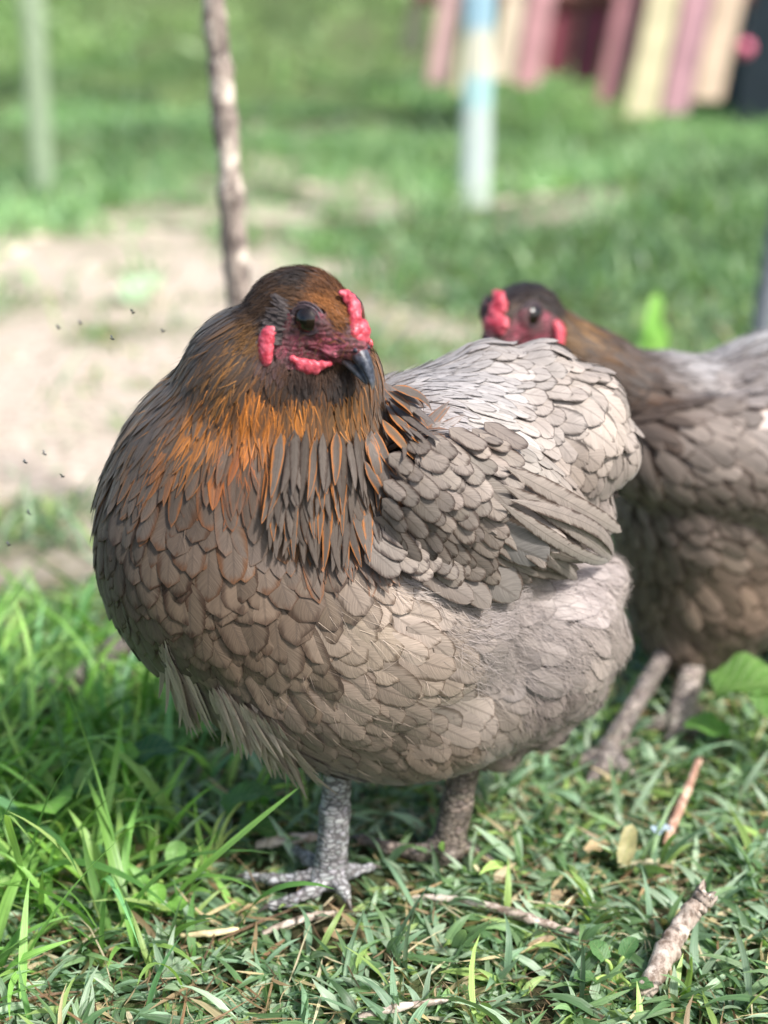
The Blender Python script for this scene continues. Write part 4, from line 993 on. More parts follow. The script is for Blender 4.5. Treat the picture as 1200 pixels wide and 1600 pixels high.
# ================================================================== hen plumage driver
def plume(f, root, rows, Vc, Fc, S, seed, head=None, fine=1.0, fr=None, regions=None, extra=None, skip=None, ncand=90000):
    r = np.random.default_rng(seed)
    g = Guides(f, rows)
    cand = samp_surface(Vc, Fc, ncand, r)
    out = {}
    def radf(P): return g(P)['sp']*S
    # the head needs far denser candidates
    if fr is not None:
        l = fr.inv(Vc[Fc[:, 0]]); hm = (np.linalg.norm(l*np.array([1, 1, 1]), axis=1) < 42)
        cand = np.vstack([cand, samp_surface(Vc, Fc[hm], int(16000*fine), r)])
        l = fr.inv(Vc[Fc[:, 0]]); hm = (np.linalg.norm(l, axis=1) < 95)
        cand = np.vstack([cand, samp_surface(Vc, Fc[hm], int(22000*fine), r)])
    cand = cand[r.permutation(len(cand))]
    if skip is not None: cand = cand[~skip(cand)]
    keep = poisson(cand, radf(cand), g(cand)['dir']); P = cand[keep]
    P = relax(f, P, radf, lambda Q: g(Q)['dir'], 5)
    if fr is not None: P = P[~inbare(fr.inv(P)) | (np.linalg.norm(fr.inv(P), axis=1) > 45)]
    q = g(P); n = len(P)
    num = q['num']; L = num[:, 0]*S*(1+0.10*r.normal(size=n)); W = num[:, 1]*S*(1+0.08*r.normal(size=n))
    point = np.clip(num[:, 2], 0, 1); lift = num[:, 3]*S; lace = num[:, 4]*(1+0.25*r.normal(size=n)).clip(0.2, 2); fray = num[:, 5].clip(0, 1)
    br = np.exp((0.10 if head is None else head)*r.normal(size=(n, 1))+0.16*(fbm(P*45+seed, 2)-0.5)[:, None]*2); C = q['c']*br; E = q['e']*br
    reg = np.array(g.reg)[q['near']]
    hk = (reg == 'hackle')
    # hackle feathers differ one from the next: some all gold, some nearly all grey
    pick = r.random(n)
    m = hk & (pick < 0.12); C[m] = 0.5*C[m]+0.5*E[m]
    m = hk & (pick > 0.5); E[m] = 0.25*E[m]+0.75*C[m]
    D = q['dir']+0.09*r.normal(size=(n, 3))
    bend = r.normal(size=n)*0.18
    boff = np.where(hk, 0.0016, 0.0006)[:, None]
    for name in dict.fromkeys(g.reg):
        m = reg == name
        if not m.any(): continue
        nv, nu = (8, 5) if name != 'head_plumage' else (5, 3)
        out.setdefault(name, []).append(build_feathers(f, P[m], D[m], L[m], W[m], point[m], lift[m], lace[m], fray[m], C[m], E[m], r, nv, nu, base_off=boff[m], bend=bend[m]))
    for name, part in (extra or {}).items(): out.setdefault(name, []).extend(part)
    for name, parts in out.items(): feather_obj(name, parts, root)
    return g
def placed(f, rows, S, r, off=0.003, lift=0.003):
    """single large feathers: bx,by,tx,ty,W,point,lace,fray,centre,edge (+offset)"""
    P, D, L, W, po, la, fr_, C, E, o = [], [], [], [], [], [], [], [], [], []
    for q in rows:
        b = f.march(q[0], q[1]); t = f.march(q[2], q[3])
        vr = math.exp(.10*r.normal()); P.append(b); D.append(t-b); L.append(np.linalg.norm(t-b)*1.05); W.append(q[4]*S); po.append(q[5]); la.append(q[6]); fr_.append(q[7])
        C.append(lin(q[8])*vr); E.append(lin(q[9])*vr); o.append(off+(q[10] if len(q) > 10 else 0)*0.001)
    A = lambda x: np.array(x, float)
    DD = nrm(A(D)); NN = f.grad(A(P))+f.grad(A(P)+A(D)); NN = nrm(NN-(NN*DD).sum(1, keepdims=True)*DD)
    V, Fc, at = build_feathers(f, A(P), nrm(A(D)), A(L), A(W), A(po), np.full(len(P), lift), A(la), A(fr_), A(C), A(E), r, 14, 7, 0.05, np.array(o)[:, None], follow=False, N0=NN, bend=r.normal(size=len(P))*.22)
    # clear the body: lift each feather as one piece along an arc until it lies on top
    n = len(P); V = V.reshape(n, 14, 7, 3); d = f(V.reshape(-1, 3)).reshape(n, 14, 7).min(2)
    N = NN
    v = (np.linspace(0, 1, 14)**0.85)[None]; arc = np.sin(np.pi*np.clip(v*0.72+0.14, 0, 1))
    need = ((np.array(o)[:, None]*(0.35+0.65*v)-d)/arc).max(1).clip(0, 0.03)
    V = V+N[:, None, None]*(need[:, None]*arc)[:, :, None, None]
    return V.reshape(-1, 3), Fc, at

# ================================================================== hen in front
def front_hen():
    S = 0.00033; Y0 = 0.665
    foot_n = G(515, 1385, 0.006); foot_f = G(712, 1340, 0.006)
    base = (foot_n+foot_f)/2; base[2] = 0
    root = tag(empty('hen', base), 'sharp grey-brown hen with golden neck feathers standing in front, head turned to the right', 'hen')
    f = Field(0.018)
    def E(px, py, dy, rx, ry, rz, roll=0, yaw=0, k=None):
        f.ell(PY(px, py, Y0+dy*0.001), np.array([rx, ry, rz])*S, rotz(math.radians(yaw)) @ roty(math.radians(roll)), k)
    E(360, 845, -14, 200, 200, 245)                  # breast
    E(560, 925, 0, 290, 235, 262, 0, 15)             # trunk
    E(690, 760, 12, 215, 190, 180, 12, 15)           # back
    E(855, 690, 30, 118, 120, 125, 25, 15, 0.010)    # saddle cushion
    E(790, 620, 34, 130, 95, 75, 10, 15, 0.012)      # tail root
    E(815, 985, 22, 150, 165, 170, 20, 15, 0.014)    # rear fluff
    E(660, 1085, 5, 205, 170, 120, -10, 10)          # belly
    E(480, 1040, -8, 190, 170, 130, 20, 0)           # lower breast
    E(414, 715, -26, 192, 148, 160, 0, 0, 0.013)     # lower neck
    E(452, 592, -38, 126, 100, 104, 0, 0, 0.012)     # upper neck
    E(380, 590, -36, 66, 80, 76, 0, 0, 0.018)
    fr = Frame(PY(490, 492, Y0-0.052), math.radians(38), math.radians(18))
    f.cap(fr(-6, 0, 0), PY(430, 590, Y0-0.036), 0.017, 0.030, 0.012)
    add_head(f, fr)
    for (a_, b_, d_, r_) in ((932, 1000, 22, 46), (893, 1070, 20, 48), (842, 1122, 14, 44), (938, 905, 24, 38), (775, 1160, 6, 40), (952, 705, 30, 44), (925, 625, 34, 44), (905, 795, 28, 50), (850, 580, 34, 40), (760, 575, 30, 34)):
        E(a_, b_, d_, r_, r_*1.2, r_, 0, 0, 0.009)
    # wing bulge joined to the flank
    wc = f.march(755, 800); wc = wc+np.array([0.0, 0.012, 0])
    w = Field(0.01); Rw = rotz(math.radians(22)) @ roty(math.radians(22))
    f.ell(wc, np.array([178, 62, 92])*S, Rw, 0.006)
    lo = PY(130, 1260, Y0)-np.array([0, 0.13, 0.01]); hi = PY(1010, 400, Y0)+np.array([0.03, 0.14, 0.02])
    V, Fc = surf_nets(f, lo, hi, 0.0035); V, N = f.proj(V, 2)
    mesh_np('body', V-N*0.0004, Fc, M_SKINB, root)
    B_, T_ = (126, 111, 99), (54, 39, 31)
    OR, OE, DG = (118, 84, 58), (214, 128, 46), (96, 84, 78)
    SV = (196, 190, 187)
    X = []
    def g(px, py, dx, dy, L, W, po, li, la, fy, c, e, spd, reg): X.append((px, py, dx, dy, L, W, po, li, la, fy, c, e, spd, reg))
    hp = 'head_plumage'
    g(540, 445, -1, -0.35, 20, 7, 0.6, 2, .5, .1, (70, 48, 36), (110, 68, 40), 5, hp)
    g(566, 480, 0.1, -1, 18, 6, 0.6, 2, .5, .1, (100, 56, 34), (120, 70, 40), 5, hp)
    g(510, 450, -1, -0.15, 22, 7, 0.6, 2, .6, .1, (56, 44, 38), (128, 84, 50), 5, hp)
    g(515, 480, -0.7, -0.8, 20, 6, 0.6, 2, .6, .1, (74, 54, 40), (182, 116, 60), 5, hp)
    g(470, 437, -1, 0.1, 24, 8, 0.6, 2, .4, .1, (44, 40, 40), (60, 52, 46), 5, hp)
    g(455, 465, -1, 0.1, 26, 8, 0.7, 2, .5, .1, (52, 44, 40), (104, 74, 48), 6, hp)
    g(420, 470, -1, 0.45, 30, 9, 0.8, 2, .5, .1, (50, 44, 42), (92, 68, 48), 7, hp)
    g(395, 465, -1, 0.6, 32, 9, 0.8, 2, .4, .1, (48, 44, 44), (64, 54, 48), 7, hp)
    g(438, 505, -0.5, 1, 24, 9, 0.7, 3, .3, .2, (80, 74, 72), (70, 62, 60), 5.5, hp)
    g(440, 545, -0.4, 1, 24, 9, 0.7, 3, .3, .2, (84, 62, 62), (68, 50, 50), 5.5, hp)
    g(395, 530, -0.7, 0.9, 36, 10, 0.8, 3, .5, .1, (60, 50, 42), (140, 100, 56), 7, hp)
    g(470, 600, 0.0, 1, 26, 8, 0.7, 2, .4, .3, (46, 38, 36), (60, 46, 40), 5.5, hp)
    g(530, 600, 0.1, 1, 26, 8, 0.7, 2, .4, .3, (40, 34, 34), (52, 42, 38), 5.5, hp)
    g(430, 600, -0.2, 1, 30, 9, 0.8, 2, .4, .3, (58, 44, 36), (110, 74, 44), 6, hp)
    hk = 'hackle'
    g(345, 510, -0.8, 0.8, 55, 9, 0.9, 4, .35, .45, (54, 50, 50), (84, 66, 50), 7, hk)
    g(300, 560, -0.75, 0.9, 75, 10, 0.9, 4, .3, .45, (74, 68, 66), (108, 84, 58), 8, hk)
    g(370, 570, -0.6, 0.9, 60, 10, 0.9, 4, .6, .45, (72, 60, 50), (163, 114, 62), 7, hk)
    g(250, 630, -0.55, 1, 85, 13, 0.85, 5, .35, .45, (84, 77, 74), (140, 102, 62), 10, hk)
    g(205, 690, -0.4, 1, 80, 16, 0.7, 5, .3, .45, (90, 82, 76), (112, 86, 60), 12, hk)
    g(330, 650, -0.35, 1, 80, 12, 0.85, 5, .7, .45, (96, 82, 70), (191, 121, 54), 9, hk)
    g(270, 700, -0.3, 1, 85, 18, 0.7, 5, .5, .45, (96, 85, 76), (154, 99, 56), 13, hk)
    g(400, 630, -0.1, 1, 70, 10, 0.9, 5, .9, .45, (118, 82, 54), (206, 126, 52), 7, hk)
    g(470, 640, 0.0, 1, 75, 10, 0.9, 5, .8, .45, (112, 84, 60), (206, 130, 56), 7, hk)
    g(540, 630, 0.15, 1, 85, 10, 0.9, 5, .6, .45, (112, 86, 60), (191, 128, 67), 7, hk)
    g(580, 620, 0.45, 1, 90, 10, 0.9, 5, .5, .45, (96, 86, 78), (158, 114, 73), 8, hk)
    g(380, 700, 0.0, 1, 85, 18, 0.75, 5, .6, .45, (98, 84, 74), (174, 99, 50), 11, hk)
    g(470, 720, 0.1, 1, 105, 16, 0.85, 6, .5, .45, (98, 86, 76), (189, 117, 54), 10, hk)
    g(540, 720, 0.18, 1, 120, 14, 0.9, 7, .5, .45, (92, 82, 74), (191, 123, 58), 10, hk)
    g(590, 680, 0.5, 1, 120, 15, 0.9, 8, .4, .45, (92, 84, 78), (167, 106, 58), 10, hk)
    g(500, 790, 0.12, 1, 110, 19, 0.7, 7, .4, .45, (92, 80, 70), (148, 92, 50), 14, hk)
    g(565, 780, 0.15, 1, 110, 16, 0.8, 8, .4, .45, (88, 78, 70), (158, 97, 52), 11, hk)
    g(410, 780, 0.05, 1, 90, 38, 0.35, 5, .25, .45, (110, 98, 90), (112, 78, 52), 24, hk)
    bp = 'breast_plumage'
    g(300, 760, -0.1, 1, 88, 46, 0.15, 6, .34, .03, (87, 75, 65), (74, 54, 40), 23, bp)
    g(200, 790, -0.05, 1, 80, 38, 0.1, 6, .34, .03, (89, 79, 70), T_, 18, bp)
    g(170, 880, 0.1, 1, 80, 38, 0.1, 6, .34, .03, (85, 76, 68), T_, 18, bp)
    g(270, 870, 0.05, 1, 92, 52, 0.0, 7, .34, .02, (97, 84, 71), T_, 25, bp)
    g(370, 870, 0.08, 1, 98, 57, 0.0, 7, .34, .02, (106, 91, 78), (68, 54, 45), 27, bp)
    g(450, 900, 0.12, 1, 95, 56, 0.0, 7, .34, .02, (106, 91, 78), (70, 56, 46), 27, bp)
    g(500, 880, 0.2, 1, 90, 50, 0.05, 6, .34, .1, (108, 94, 80), (74, 62, 53), 24, bp)
    g(350, 980, 0.3, 1, 90, 48, 0.05, 6, .34, .05, (101, 86, 73), (71, 59, 49), 24, bp)
    g(240, 980, 0.35, 1, 80, 40, 0.1, 5, .34, .2, (83, 74, 65), (65, 56, 49), 20, bp)
    g(440, 1010, 0.45, 1, 88, 44, 0.1, 5, .34, .1, (112, 98, 84), (84, 71, 62), 22, bp)
    g(330, 1060, 0.5, 1, 80, 38, 0.3, 4, .34, .5, (102, 90, 79), (80, 72, 64), 18, bp)
    bl = 'belly_plumage'
    g(560, 900, 0.6, 0.7, 80, 48, 0.1, 6, .2, .3, (174, 158, 144), (114, 99, 86), 28, bl)
    g(540, 970, 0.75, 0.65, 85, 52, 0.05, 5, .2, .3, (162, 147, 131), (106, 92, 78), 30, bl)
    g(620, 960, 0.9, 0.45, 90, 52, 0.1, 5, .2, .3, (169, 155, 144), (111, 97, 86), 30, bl)
    g(620, 1040, 0.85, 0.5, 95, 50, 0.1, 5, .2, .3, (159, 144, 131), (104, 90, 78), 29, bl)
    g(520, 1060, 0.7, 0.6, 90, 46, 0.15, 5, .2, .3, (143, 128, 116), (94, 80, 69), 28, bl)
    g(700, 1090, 0.8, 0.55, 90, 50, 0.1, 5, .2, .3, (152, 141, 132), (100, 88, 79), 29, bl)
    g(450, 1120, 0.6, 0.7, 90, 42, 0.3, 4, .2, .3, (114, 101, 91), (75, 63, 54), 26, bl)
    g(560, 1150, 0.65, 0.6, 85, 44, 0.2, 4, .2, .3, (119, 106, 95), (78, 66, 57), 27, bl)
    g(680, 1180, 0.5, 0.7, 80, 44, 0.2, 4, .2, .3, (119, 104, 91), (78, 65, 54), 27, bl)
    g(770, 1120, 0.6, 0.7, 80, 46, 0.15, 5, .2, .3, (134, 124, 115), (88, 78, 69), 28, bl)
    fl = 'fluff'
    g(640, 900, 0.9, 0.2, 70, 40, 0.3, 6, .22, .4, (168, 158, 152), (141, 132, 127), 26, fl)
    g(760, 960, 1, 0.1, 90, 50, 0.3, 6, .22, .4, (154, 145, 142), (129, 121, 119), 28, fl)
    g(880, 920, 1, 0.0, 80, 50, 0.3, 7, .22, .4, (168, 158, 155), (141, 132, 130), 28, fl)
    g(830, 1020, 0.9, 0.35, 90, 52, 0.2, 7, .22, .4, (147, 138, 133), (123, 115, 111), 30, fl)
    g(930, 1000, 0.7, 0.6, 75, 54, 0.0, 9, .22, .4, (147, 137, 130), (123, 115, 109), 32, fl)
    g(760, 1040, 0.8, 0.5, 90, 50, 0.2, 7, .22, .4, (138, 130, 126), (115, 109, 105), 29, fl)
    g(860, 1100, 0.5, 0.9, 75, 52, 0.05, 9, .22, .4, (128, 117, 112), (107, 98, 94), 31, fl)
    sd = 'saddle_plumage'  # edge colours combine lacing with painted shade between the feathers
    g(640, 600, 1, 0.25, 75, 15, 0.8, 4, .3, .2, (170, 167, 167), (95, 90, 91), 11, sd)
    g(650, 660, 1, 0.5, 75, 17, 0.7, 4, .3, .2, (163, 158, 158), (88, 83, 80), 12, sd)
    g(710, 600, 1, 0.15, 75, 22, 0.5, 5, .2, .2, (174, 170, 169), (104, 100, 98), 15, sd)
    g(730, 660, 1, 0.4, 80, 26, 0.3, 6, .2, .1, (170, 165, 160), (98, 92, 88), 18, sd)
    g(780, 570, 1, 0.1, 75, 34, 0.2, 7, .2, .15, (170, 163, 158), (95, 87, 82), 22, sd)
    g(860, 575, 1, 0.45, 75, 42, 0.0, 8, .2, .1, (157, 147, 139), (88, 80, 72), 27, sd)
    g(820, 640, 1, 0.3, 72, 38, 0.0, 9, .2, .05, (163, 153, 146), (85, 76, 71), 24, sd)
    g(780, 700, 0.95, 0.5, 68, 34, 0.0, 8, .2, .05, (157, 150, 142), (88, 80, 73), 21, sd)
    g(920, 640, 0.8, 0.8, 72, 48, 0.0, 9, .2, .05, (165, 154, 145), (95, 86, 79), 28, sd)
    g(870, 730, 0.8, 0.75, 70, 44, 0.0, 9, .2, .1, (153, 141, 131), (84, 74, 67), 26, sd)
    g(940, 730, 0.35, 1, 70, 48, 0.0, 9, .2, .3, (156, 145, 138), (95, 86, 79), 28, sd)
    g(900, 800, 0.3, 1, 75, 46, 0.1, 7, .12, .6, (118, 109, 101), (88, 80, 74), 28, sd)
    wg = 'wing'
    g(620, 760, 0.8, 0.6, 60, 36, 0.1, 5, .2, .25, (136, 122, 110), (100, 85, 73), 21, wg)
    g(650, 830, 0.8, 0.7, 64, 40, 0.1, 5, .2, .25, (140, 126, 114), (102, 87, 75), 23, wg)
    g(700, 770, 0.85, 0.6, 66, 40, 0.05, 6, .22, .05, (136, 127, 119), (88, 74, 66), 23, wg)
    g(700, 700, 0.9, 0.5, 66, 32, 0.2, 5, .2, .1, (160, 151, 146), (111, 99, 91), 19, wg)
    g(760, 770, 0.85, 0.6, 76, 46, 0.05, 6, .2, .05, (144, 135, 127), (86, 72, 63), 27, wg)
    g(830, 790, 0.85, 0.65, 84, 48, 0.1, 6, .2, .05, (151, 140, 130), (99, 85, 73), 28, wg)
    g(710, 880, 0.75, 0.8, 80, 50, 0.05, 6, .15, .05, (118, 110, 102), (84, 72, 66), 30, wg)
    r = np.random.default_rng(21)
    gw, gw2, ed = (128, 124, 121), (128, 121, 115), (88, 76, 68)
    sil = (172, 164, 158)
    cov_rows = []
    rc = np.random.default_rng(77)
    for ix, x in enumerate(np.arange(764, 606, -17)):
        for iy in range(9):
            y = 700+(752-x)*0.16+iy*25+(ix % 2)*12+rc.normal()*4; xx = x+rc.normal()*4-(iy-4)*5
            if y > 892: continue
            sz = 1+0.14*rc.normal(); k_ = rc.random(); c_ = (130+int(34*(k_-.5)), 120+int(31*(k_-.5)), 111+int(29*(k_-.5)))
            cov_rows.append((xx-24*sz, y-19*sz, xx+20*sz, y+15*sz, 31*sz, .15*rc.random(), .3, .35, c_, (70, 57, 49), 2.2+0.20*ix))
    quills = placed(f, [
        (640, 880, 722, 938, 40, .1, .12, .05, (120, 110, 102), ed, 0), (660, 870, 752, 934, 44, .1, .12, .05, (116, 108, 101), ed, .4),
        (700, 862, 792, 918, 62, .05, .12, .03, (124, 118, 113), ed, 1.0), (640, 832, 716, 896, 46, .05, .14, .05, (146, 136, 127), ed, 1.6),
        ] + [(738+i*1.5-t*8, 852-i*17, 858+i*8-t*40+r.normal()*4, 894-i*9-t*4+r.normal()*3, 25+r.uniform(-3, 5), .2, .28, .15, (lambda z: (128+z+3*i, 118+z+3*i, 110+z+3*i))(r.integers(18)), (82, 68, 60), .2+i*.28+t*.9) for t in (0, 1) for i in range(9)] + [
        (726, 808, 832, 862, 64, .02, .12, .02, gw, ed, 2.4)]+cov_rows, S, r, 0.004, 0.0035)
    OA, OG = (132, 90, 54), (172, 108, 52)
    rows_ = []
    for _ in range(150):
        x = r.uniform(430, 596); y = r.uniform(668, 785)-max(0, 500-x)*.1; ln = r.uniform(70, 118); sw = (x-500)*.14+r.normal()*4; z = r.integers(18)
        rows_.append((x, y, x+sw, min(y+ln, 884-abs(x-520)*.3), r.uniform(13, 19), .8, r.uniform(.2, .6), .4, (84+z, 75+z, 68+z), OG if r.random() < .50-(y-640)*.0022 else (66, 52, 44), 0.2+(785-y)*.009+r.random()*.4))
    rows_ += [(585+i*4+r.normal()*3, 612+i*7+r.normal()*5, 628+i*5+r.normal()*5, 655+i*16+r.normal()*6, 15, .8, r.uniform(.2, .6), .05, (lambda z: (92+z, 84+z, 78+z))(r.integers(18)), OG if r.random() < .35 else (78, 66, 58), 1.0+r.random()*1.6) for i in range(6) for _ in range(4)]
    cape = placed(f, rows_+[(600, 615, 652, 676, 18, .7, .25, .05, (104, 96, 90), (84, 74, 66), 4), (606, 630, 672, 694, 19, .7, .2, .05, (104, 97, 92), (80, 70, 64), 4.4), (600, 645, 668, 722, 19, .7, .25, .05, (100, 92, 86), (78, 68, 60), 4), (596, 660, 660, 745, 18, .75, .5, .05, (100, 90, 80), OG, 3.6),
        (590, 670, 640, 752, 18, .75, .6, .05, (104, 88, 72), OG, 3.2), (585, 700, 606, 806, 18, .75, .3, .05, (90, 80, 72), (110, 80, 54), 3)], S, r, 0.003, 0.004)
    pale = (176, 160, 146)
    tr_ = []
    for _ in range(34):
        i = r.uniform(0, 4); j = r.normal()*5
        tr_.append((258+6*i+j, 985+14*i, 284+13*i+j*1.6, 1085+10*i+r.uniform(0, 26), r.uniform(8, 15), .75, .3, .9, (lambda z: (136+z, 123+z, 110+z))(r.integers(44)), pale, 1+r.random()*2))
    for _ in range(70):
        i = r.uniform(0, 6); j = r.normal()*4
        tr_.append((335+17*i+j, 1062+10*i, 372+20*i+j*2, 1130+12*i+r.uniform(0, 30), r.uniform(8, 16), .75, .3, .9, (lambda z: (128+z, 115+z, 103+z))(r.integers(52)), pale, 1+r.random()*2.5))
    tuft = placed(f, tr_, S, r, 0.0, 0.0035)
    G1 = plume(f, root, X, V, Fc, S, 11, fr=fr, extra={'wing': [quills], 'hackle': [cape], 'belly_plumage': [tuft]})
    # loose down over the rear, flank and under the cape
    cand = samp_surface(V, Fc, 60000, r); q = G1(cand); reg = np.array(G1.reg)[q['near']]
    pr = np.select([reg == 'fluff', reg == 'belly_plumage', reg == 'saddle_plumage', reg == 'breast_plumage', reg == 'wing'], [0.85, 0.05, 0.008, 0.001, .006], 0.0)
    m = r.random(len(cand)) < pr; P = cand[m]; cc = q['c'][m]*(0.9+0.35*r.random((m.sum(), 1)))
    a = down_strands(f, P, q['dir'][m], (24+26*r.random(m.sum()))*S, cc, r, width=0.00016, lift=0.0036)
    mesh_np('down', a[0], a[1], M_DOWN, root, {'col': ('FLOAT_COLOR', a[2])})
    # fine hair-like feathers of the head
    cand = samp_surface(V, Fc[(np.linalg.norm(fr.inv(V[Fc[:, 0]]), axis=1) < 34)], 9000, r)
    l = fr.inv(cand); m = ~inbare(l) | (r.random(len(cand)) < 0.13); cand = cand[m]; q = G1(cand)
    a = down_strands(f, cand, q['dir'], (10+10*r.random(len(cand)))*S, (0.5*q['e']+0.5*q['c'])*(0.4+0.9*r.random((len(cand), 1))), r, width=0.00016, lift=0.0016, nv=4, spread=0.25)
    mesh_np('head_bristles', a[0], a[1], M_DOWN, root, {'col': ('FLOAT_COLOR', a[2])})
    cand = samp_surface(V, Fc[(np.linalg.norm(fr.inv(V[Fc[:, 0]]), axis=1) < 120)], 60000, r); q = G1(cand); m = np.array(G1.reg)[q['near']] == 'hackle'
    cand = cand[m]; l = fr.inv(cand); cand = cand[r.random(len(cand)) < 0.17*np.exp(-(np.linalg.norm(l-[0, 8, -46], axis=1)/30)**2)+.015]; q = G1(cand)
    a = down_strands(f, cand, q['dir'], (16+22*r.random(len(cand)))*S, q['e']*(0.45+0.95*r.random((len(cand), 1))), r, width=0.00017, lift=0.0036, nv=5, spread=0.16)
    mesh_np('hackle_wisps', a[0], a[1], M_DOWN, root, {'col': ('FLOAT_COLOR', a[2])})
    # grey ear tuft behind the eye
    P, D, L = [], [], []
    for i in range(260):
        u = r.uniform(-12, 7); ff = r.uniform(-5.5, 1.5-0.12*abs(u+2))
        P.append(fr(ff, 15.6, u)); D.append(fr.R @ np.array([-1, 0.15, -0.15-0.35*(u < -2)+0.3*(u > 3)])); L.append(r.uniform(3.5, 6.0)*0.001)
    n = len(P); gcol = lin((84, 76, 76))[None]*np.exp(0.2*r.normal(size=(n, 1)))
    a = build_feathers(f, np.array(P), np.array(D), np.array(L), np.full(n, 0.0011), np.full(n, .7), np.full(n, .0018), np.full(n, .3), np.full(n, .5), gcol, gcol*0.6, r, 5, 3, base_off=0.0012)
    feather_obj('ear_tuft', [a], root)
    head_parts(root, fr, f, fine=1.25)
    # legs
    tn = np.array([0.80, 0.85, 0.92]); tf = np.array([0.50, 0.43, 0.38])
    def g_(px, py, z=0.007): return G(px, py, z)+np.array([0, 0, .002])
    a = g_(516, 1368, 0.012); kn = np.array([PY(530, 1180, a[1])])[0]; kn[1] += 0.006
    make_leg(root, kn, a, [
        dict(p=[g_(470, 1378, .009), g_(425, 1378, .008), g_(385, 1374, .006)], r=0.0035),
        dict(p=[g_(490, 1396, .009), g_(455, 1412, .008), g_(425, 1420, .006)], r=0.0035),
        dict(p=[g_(535, 1392, .010), g_(542, 1408, .007)], r=0.0035),
        dict(p=[g_(550, 1366, .009), g_(580, 1360, .006)], r=0.0035),
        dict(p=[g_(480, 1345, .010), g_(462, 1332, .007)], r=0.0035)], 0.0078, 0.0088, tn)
    a = g_(700, 1325, 0.012); kn = PY(728, 1190, a[1]+0.003)
    make_leg(root, kn, a, [
        dict(p=[g_(655, 1338, .009), g_(610, 1330, .009), g_(565, 1316, .008)], r=0.0046),
        dict(p=[g_(735, 1332, .009), g_(762, 1346, .007)], r=0.0035),
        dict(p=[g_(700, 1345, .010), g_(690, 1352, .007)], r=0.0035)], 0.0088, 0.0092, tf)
    return root, f
HEN1, F1 = front_hen()

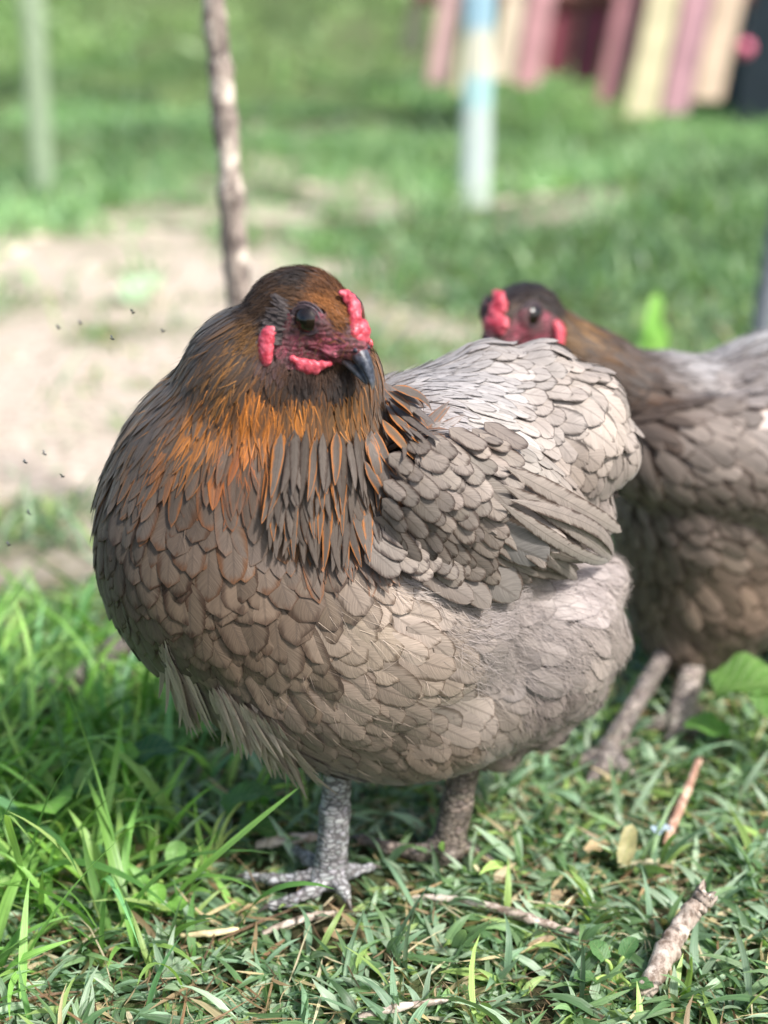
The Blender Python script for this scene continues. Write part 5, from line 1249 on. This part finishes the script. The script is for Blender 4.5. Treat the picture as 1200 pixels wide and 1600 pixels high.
# ================================================================== hen behind
def rear_hen():
    S = 0.00042; Y0 = 0.90
    ft = G(948, 1178, 0.006); base = np.array([PY(1120, 800, Y0)[0], Y0-.03, 0])
    root = tag(empty('hen', base), 'blurred brown hen standing behind, its body running out of view to the right', 'hen')
    f = Field(0.02)
    def E(px, py, dy, rx, ry, rz, roll=0, yaw=0, k=None):
        f.ell(PY(px, py, Y0+dy*0.001), np.array([rx, ry, rz])*S, rotz(math.radians(yaw)) @ roty(math.radians(roll)), k)
    E(1085, 770, -5, 135, 165, 190)
    E(1230, 770, 10, 270, 190, 215, -3)
    E(1110, 900, 0, 150, 150, 125)
    E(1300, 870, 10, 200, 150, 100, -8)
    E(1265, 620, 12, 230, 130, 116, -7)
    E(1480, 640, 25, 130, 120, 130, -20, 0, .012)
    E(1560, 560, 25, 120, 60, 60, -45, 0, .012)
    E(1040, 650, -10, 85, 110, 95)
    E(1062, 985, -8, 62, 90, 62, 25)
    E(1120, 975, 5, 70, 90, 60)
    fr = Frame(PY(808, 490, Y0-0.035), math.radians(126), math.radians(12), 0, 1.1)
    f.cap(fr(-4, 0, -4), PY(925, 585, Y0-0.02), 0.018, 0.024, 0.012)
    f.cap(PY(925, 585, Y0-0.02), PY(1040, 665, Y0-0.008), 0.024, 0.040, 0.014)
    add_head(f, fr)
    wc = f.march(1210, 735)+np.array([0, .012, 0]); f.ell(wc, np.array([270, 84, 108])*S, roty(math.radians(5)), .004)
    lo = PY(730, 1100, Y0)-np.array([0, .14, 0.01]); hi = PY(1700, 420, Y0)+np.array([0.03, .15, .05])
    V, Fc = surf_nets(f, lo, hi, 0.0045); V, N = f.proj(V, 2)
    mesh_np('body', V-N*0.0004, Fc, M_SKINB, root)
    X = []
    def g(px, py, dx, dy, L, W, po, li, la, fy, c, e, spd, reg): X.append((px, py, dx, dy, L*.8, W*.74, po, li*.8, la, fy, c, e, spd*.8, reg))
    hp = 'head_plumage'
    g(800, 445, 1, -.2, 26, 9, .6, 2, .4, .1, (26, 22, 24), (36, 28, 28), 8, hp)
    g(760, 480, 0, -1, 22, 8, .6, 2, .4, .1, (30, 22, 24), (52, 32, 28), 8, hp)
    g(745, 520, 0, -1, 22, 8, .6, 2, .4, .1, (34, 22, 24), (58, 32, 30), 8, hp)
    g(850, 480, 1, .4, 30, 9, .7, 2, .4, .1, (34, 28, 26), (62, 46, 34), 9, hp)
    g(845, 540, .8, .6, 30, 9, .7, 2, .5, .1, (84, 66, 46), (146, 108, 56), 9, hp)
    hk = 'hackle'
    g(885, 520, 1, .6, 60, 14, .85, 3, .5, .1, (86, 68, 50), (141, 104, 56), 12, hk)
    g(900, 560, 1, .7, 65, 15, .85, 3, .4, .1, (66, 54, 46), (126, 90, 54), 12, hk)
    g(960, 590, 1, .6, 80, 20, .8, 4, .3, .1, (64, 54, 48), (104, 76, 52), 15, hk)
    g(1000, 640, 1, .7, 80, 24, .7, 5, .3, .1, (82, 70, 62), (70, 54, 44), 18, hk)
    bp = 'breast_plumage'
    g(980, 720, .4, 1, 85, 46, .05, 6, .34, .05, (117, 106, 98), (59, 46, 38), 28, bp)
    g(1000, 880, .3, 1, 85, 50, .05, 6, .34, .05, (115, 100, 89), (61, 46, 37), 30, bp)
    g(1060, 980, .6, 1, 85, 50, .1, 6, .2, .2, (121, 104, 93), (57, 44, 36), 30, bp)
    g(1060, 780, 1, .5, 85, 50, .05, 6, .34, .05, (119, 106, 98), (61, 48, 41), 30, bp)
    g(1150, 930, .8, .6, 85, 52, .05, 6, .2, .1, (118, 100, 88), (60, 46, 36), 30, bp)
    sd = 'saddle_plumage'
    g(1060, 560, 1, .1, 75, 30, .3, 6, .2, .2, (156, 153, 153), (71, 64, 62), 20, sd)
    g(1150, 530, 1, .05, 75, 34, .2, 6, .2, .2, (173, 171, 170), (77, 71, 68), 22, sd)
    g(1120, 600, 1, .3, 75, 36, .2, 7, .25, .1, (142, 135, 132), (66, 56, 51), 24, sd)
    g(1500, 560, 1, 0, 90, 40, .1, 7, .25, .1, (150, 144, 140), (77, 68, 63), 28, sd)
    wg = 'wing'
    g(1090, 680, 1, .5, 75, 44, .05, 7, .34, .05, (138, 127, 119), (66, 53, 46), 27, wg)
    g(1150, 760, 1, .35, 90, 50, .05, 7, .34, .05, (138, 124, 115), (66, 51, 43), 30, wg)
    g(1190, 680, 1, .35, 90, 50, .05, 7, .34, .05, (162, 151, 144), (74, 61, 54), 29, wg)
    g(1400, 800, 1, .1, 130, 54, .1, 7, .34, .05, (146, 135, 127), (72, 60, 51), 34, wg)
    G2 = plume(f, root, X, V, Fc, S, 31, fr=fr, ncand=26000, fine=.4, head=.18)
    rows = [(1120+30*(i % 3), 850-18*i, 1440+10*i, 850-24*i, 46, .2, .2, .05, (142, 125, 113), (110, 90, 78), .8*i) for i in range(6)]
    r = np.random.default_rng(5)
    head_parts(root, fr, f, comb_scale=1.6, fine=.8, detail=False)
    def g_(px, py, z=0.006): return G(px, py, z)
    tn = np.array([.66, .60, .56])
    a = g_(950, 1172, .012)
    make_leg(root, PY(1066, 975, 0.892), a, [dict(p=[g_(925, 1185, .008), g_(900, 1190, .006)], r=.0056), dict(p=[g_(940, 1198, .008), g_(925, 1215, .005)], r=.0056), dict(p=[g_(970, 1195, .008), g_(985, 1208, .005)], r=.005), dict(p=[g_(975, 1165, .008), g_(990, 1160, .006)], r=.0044)], .0066, .0066, tn, fine=.7)
    a = g_(1062, 1122, .012)
    make_leg(root, PY(1105, 940, 0.915), a, [dict(p=[g_(1030, 1130, .008), g_(1005, 1135, .006)], r=.0056), dict(p=[g_(1055, 1145, .008), g_(1045, 1158, .005)], r=.0056), dict(p=[g_(1085, 1140, .008), g_(1100, 1148, .005)], r=.005), dict(p=[g_(1082, 1112, .008), g_(1095, 1106, .006)], r=.0044)], .0092, .0088, tn*1.35, fine=.7)
rear_hen()
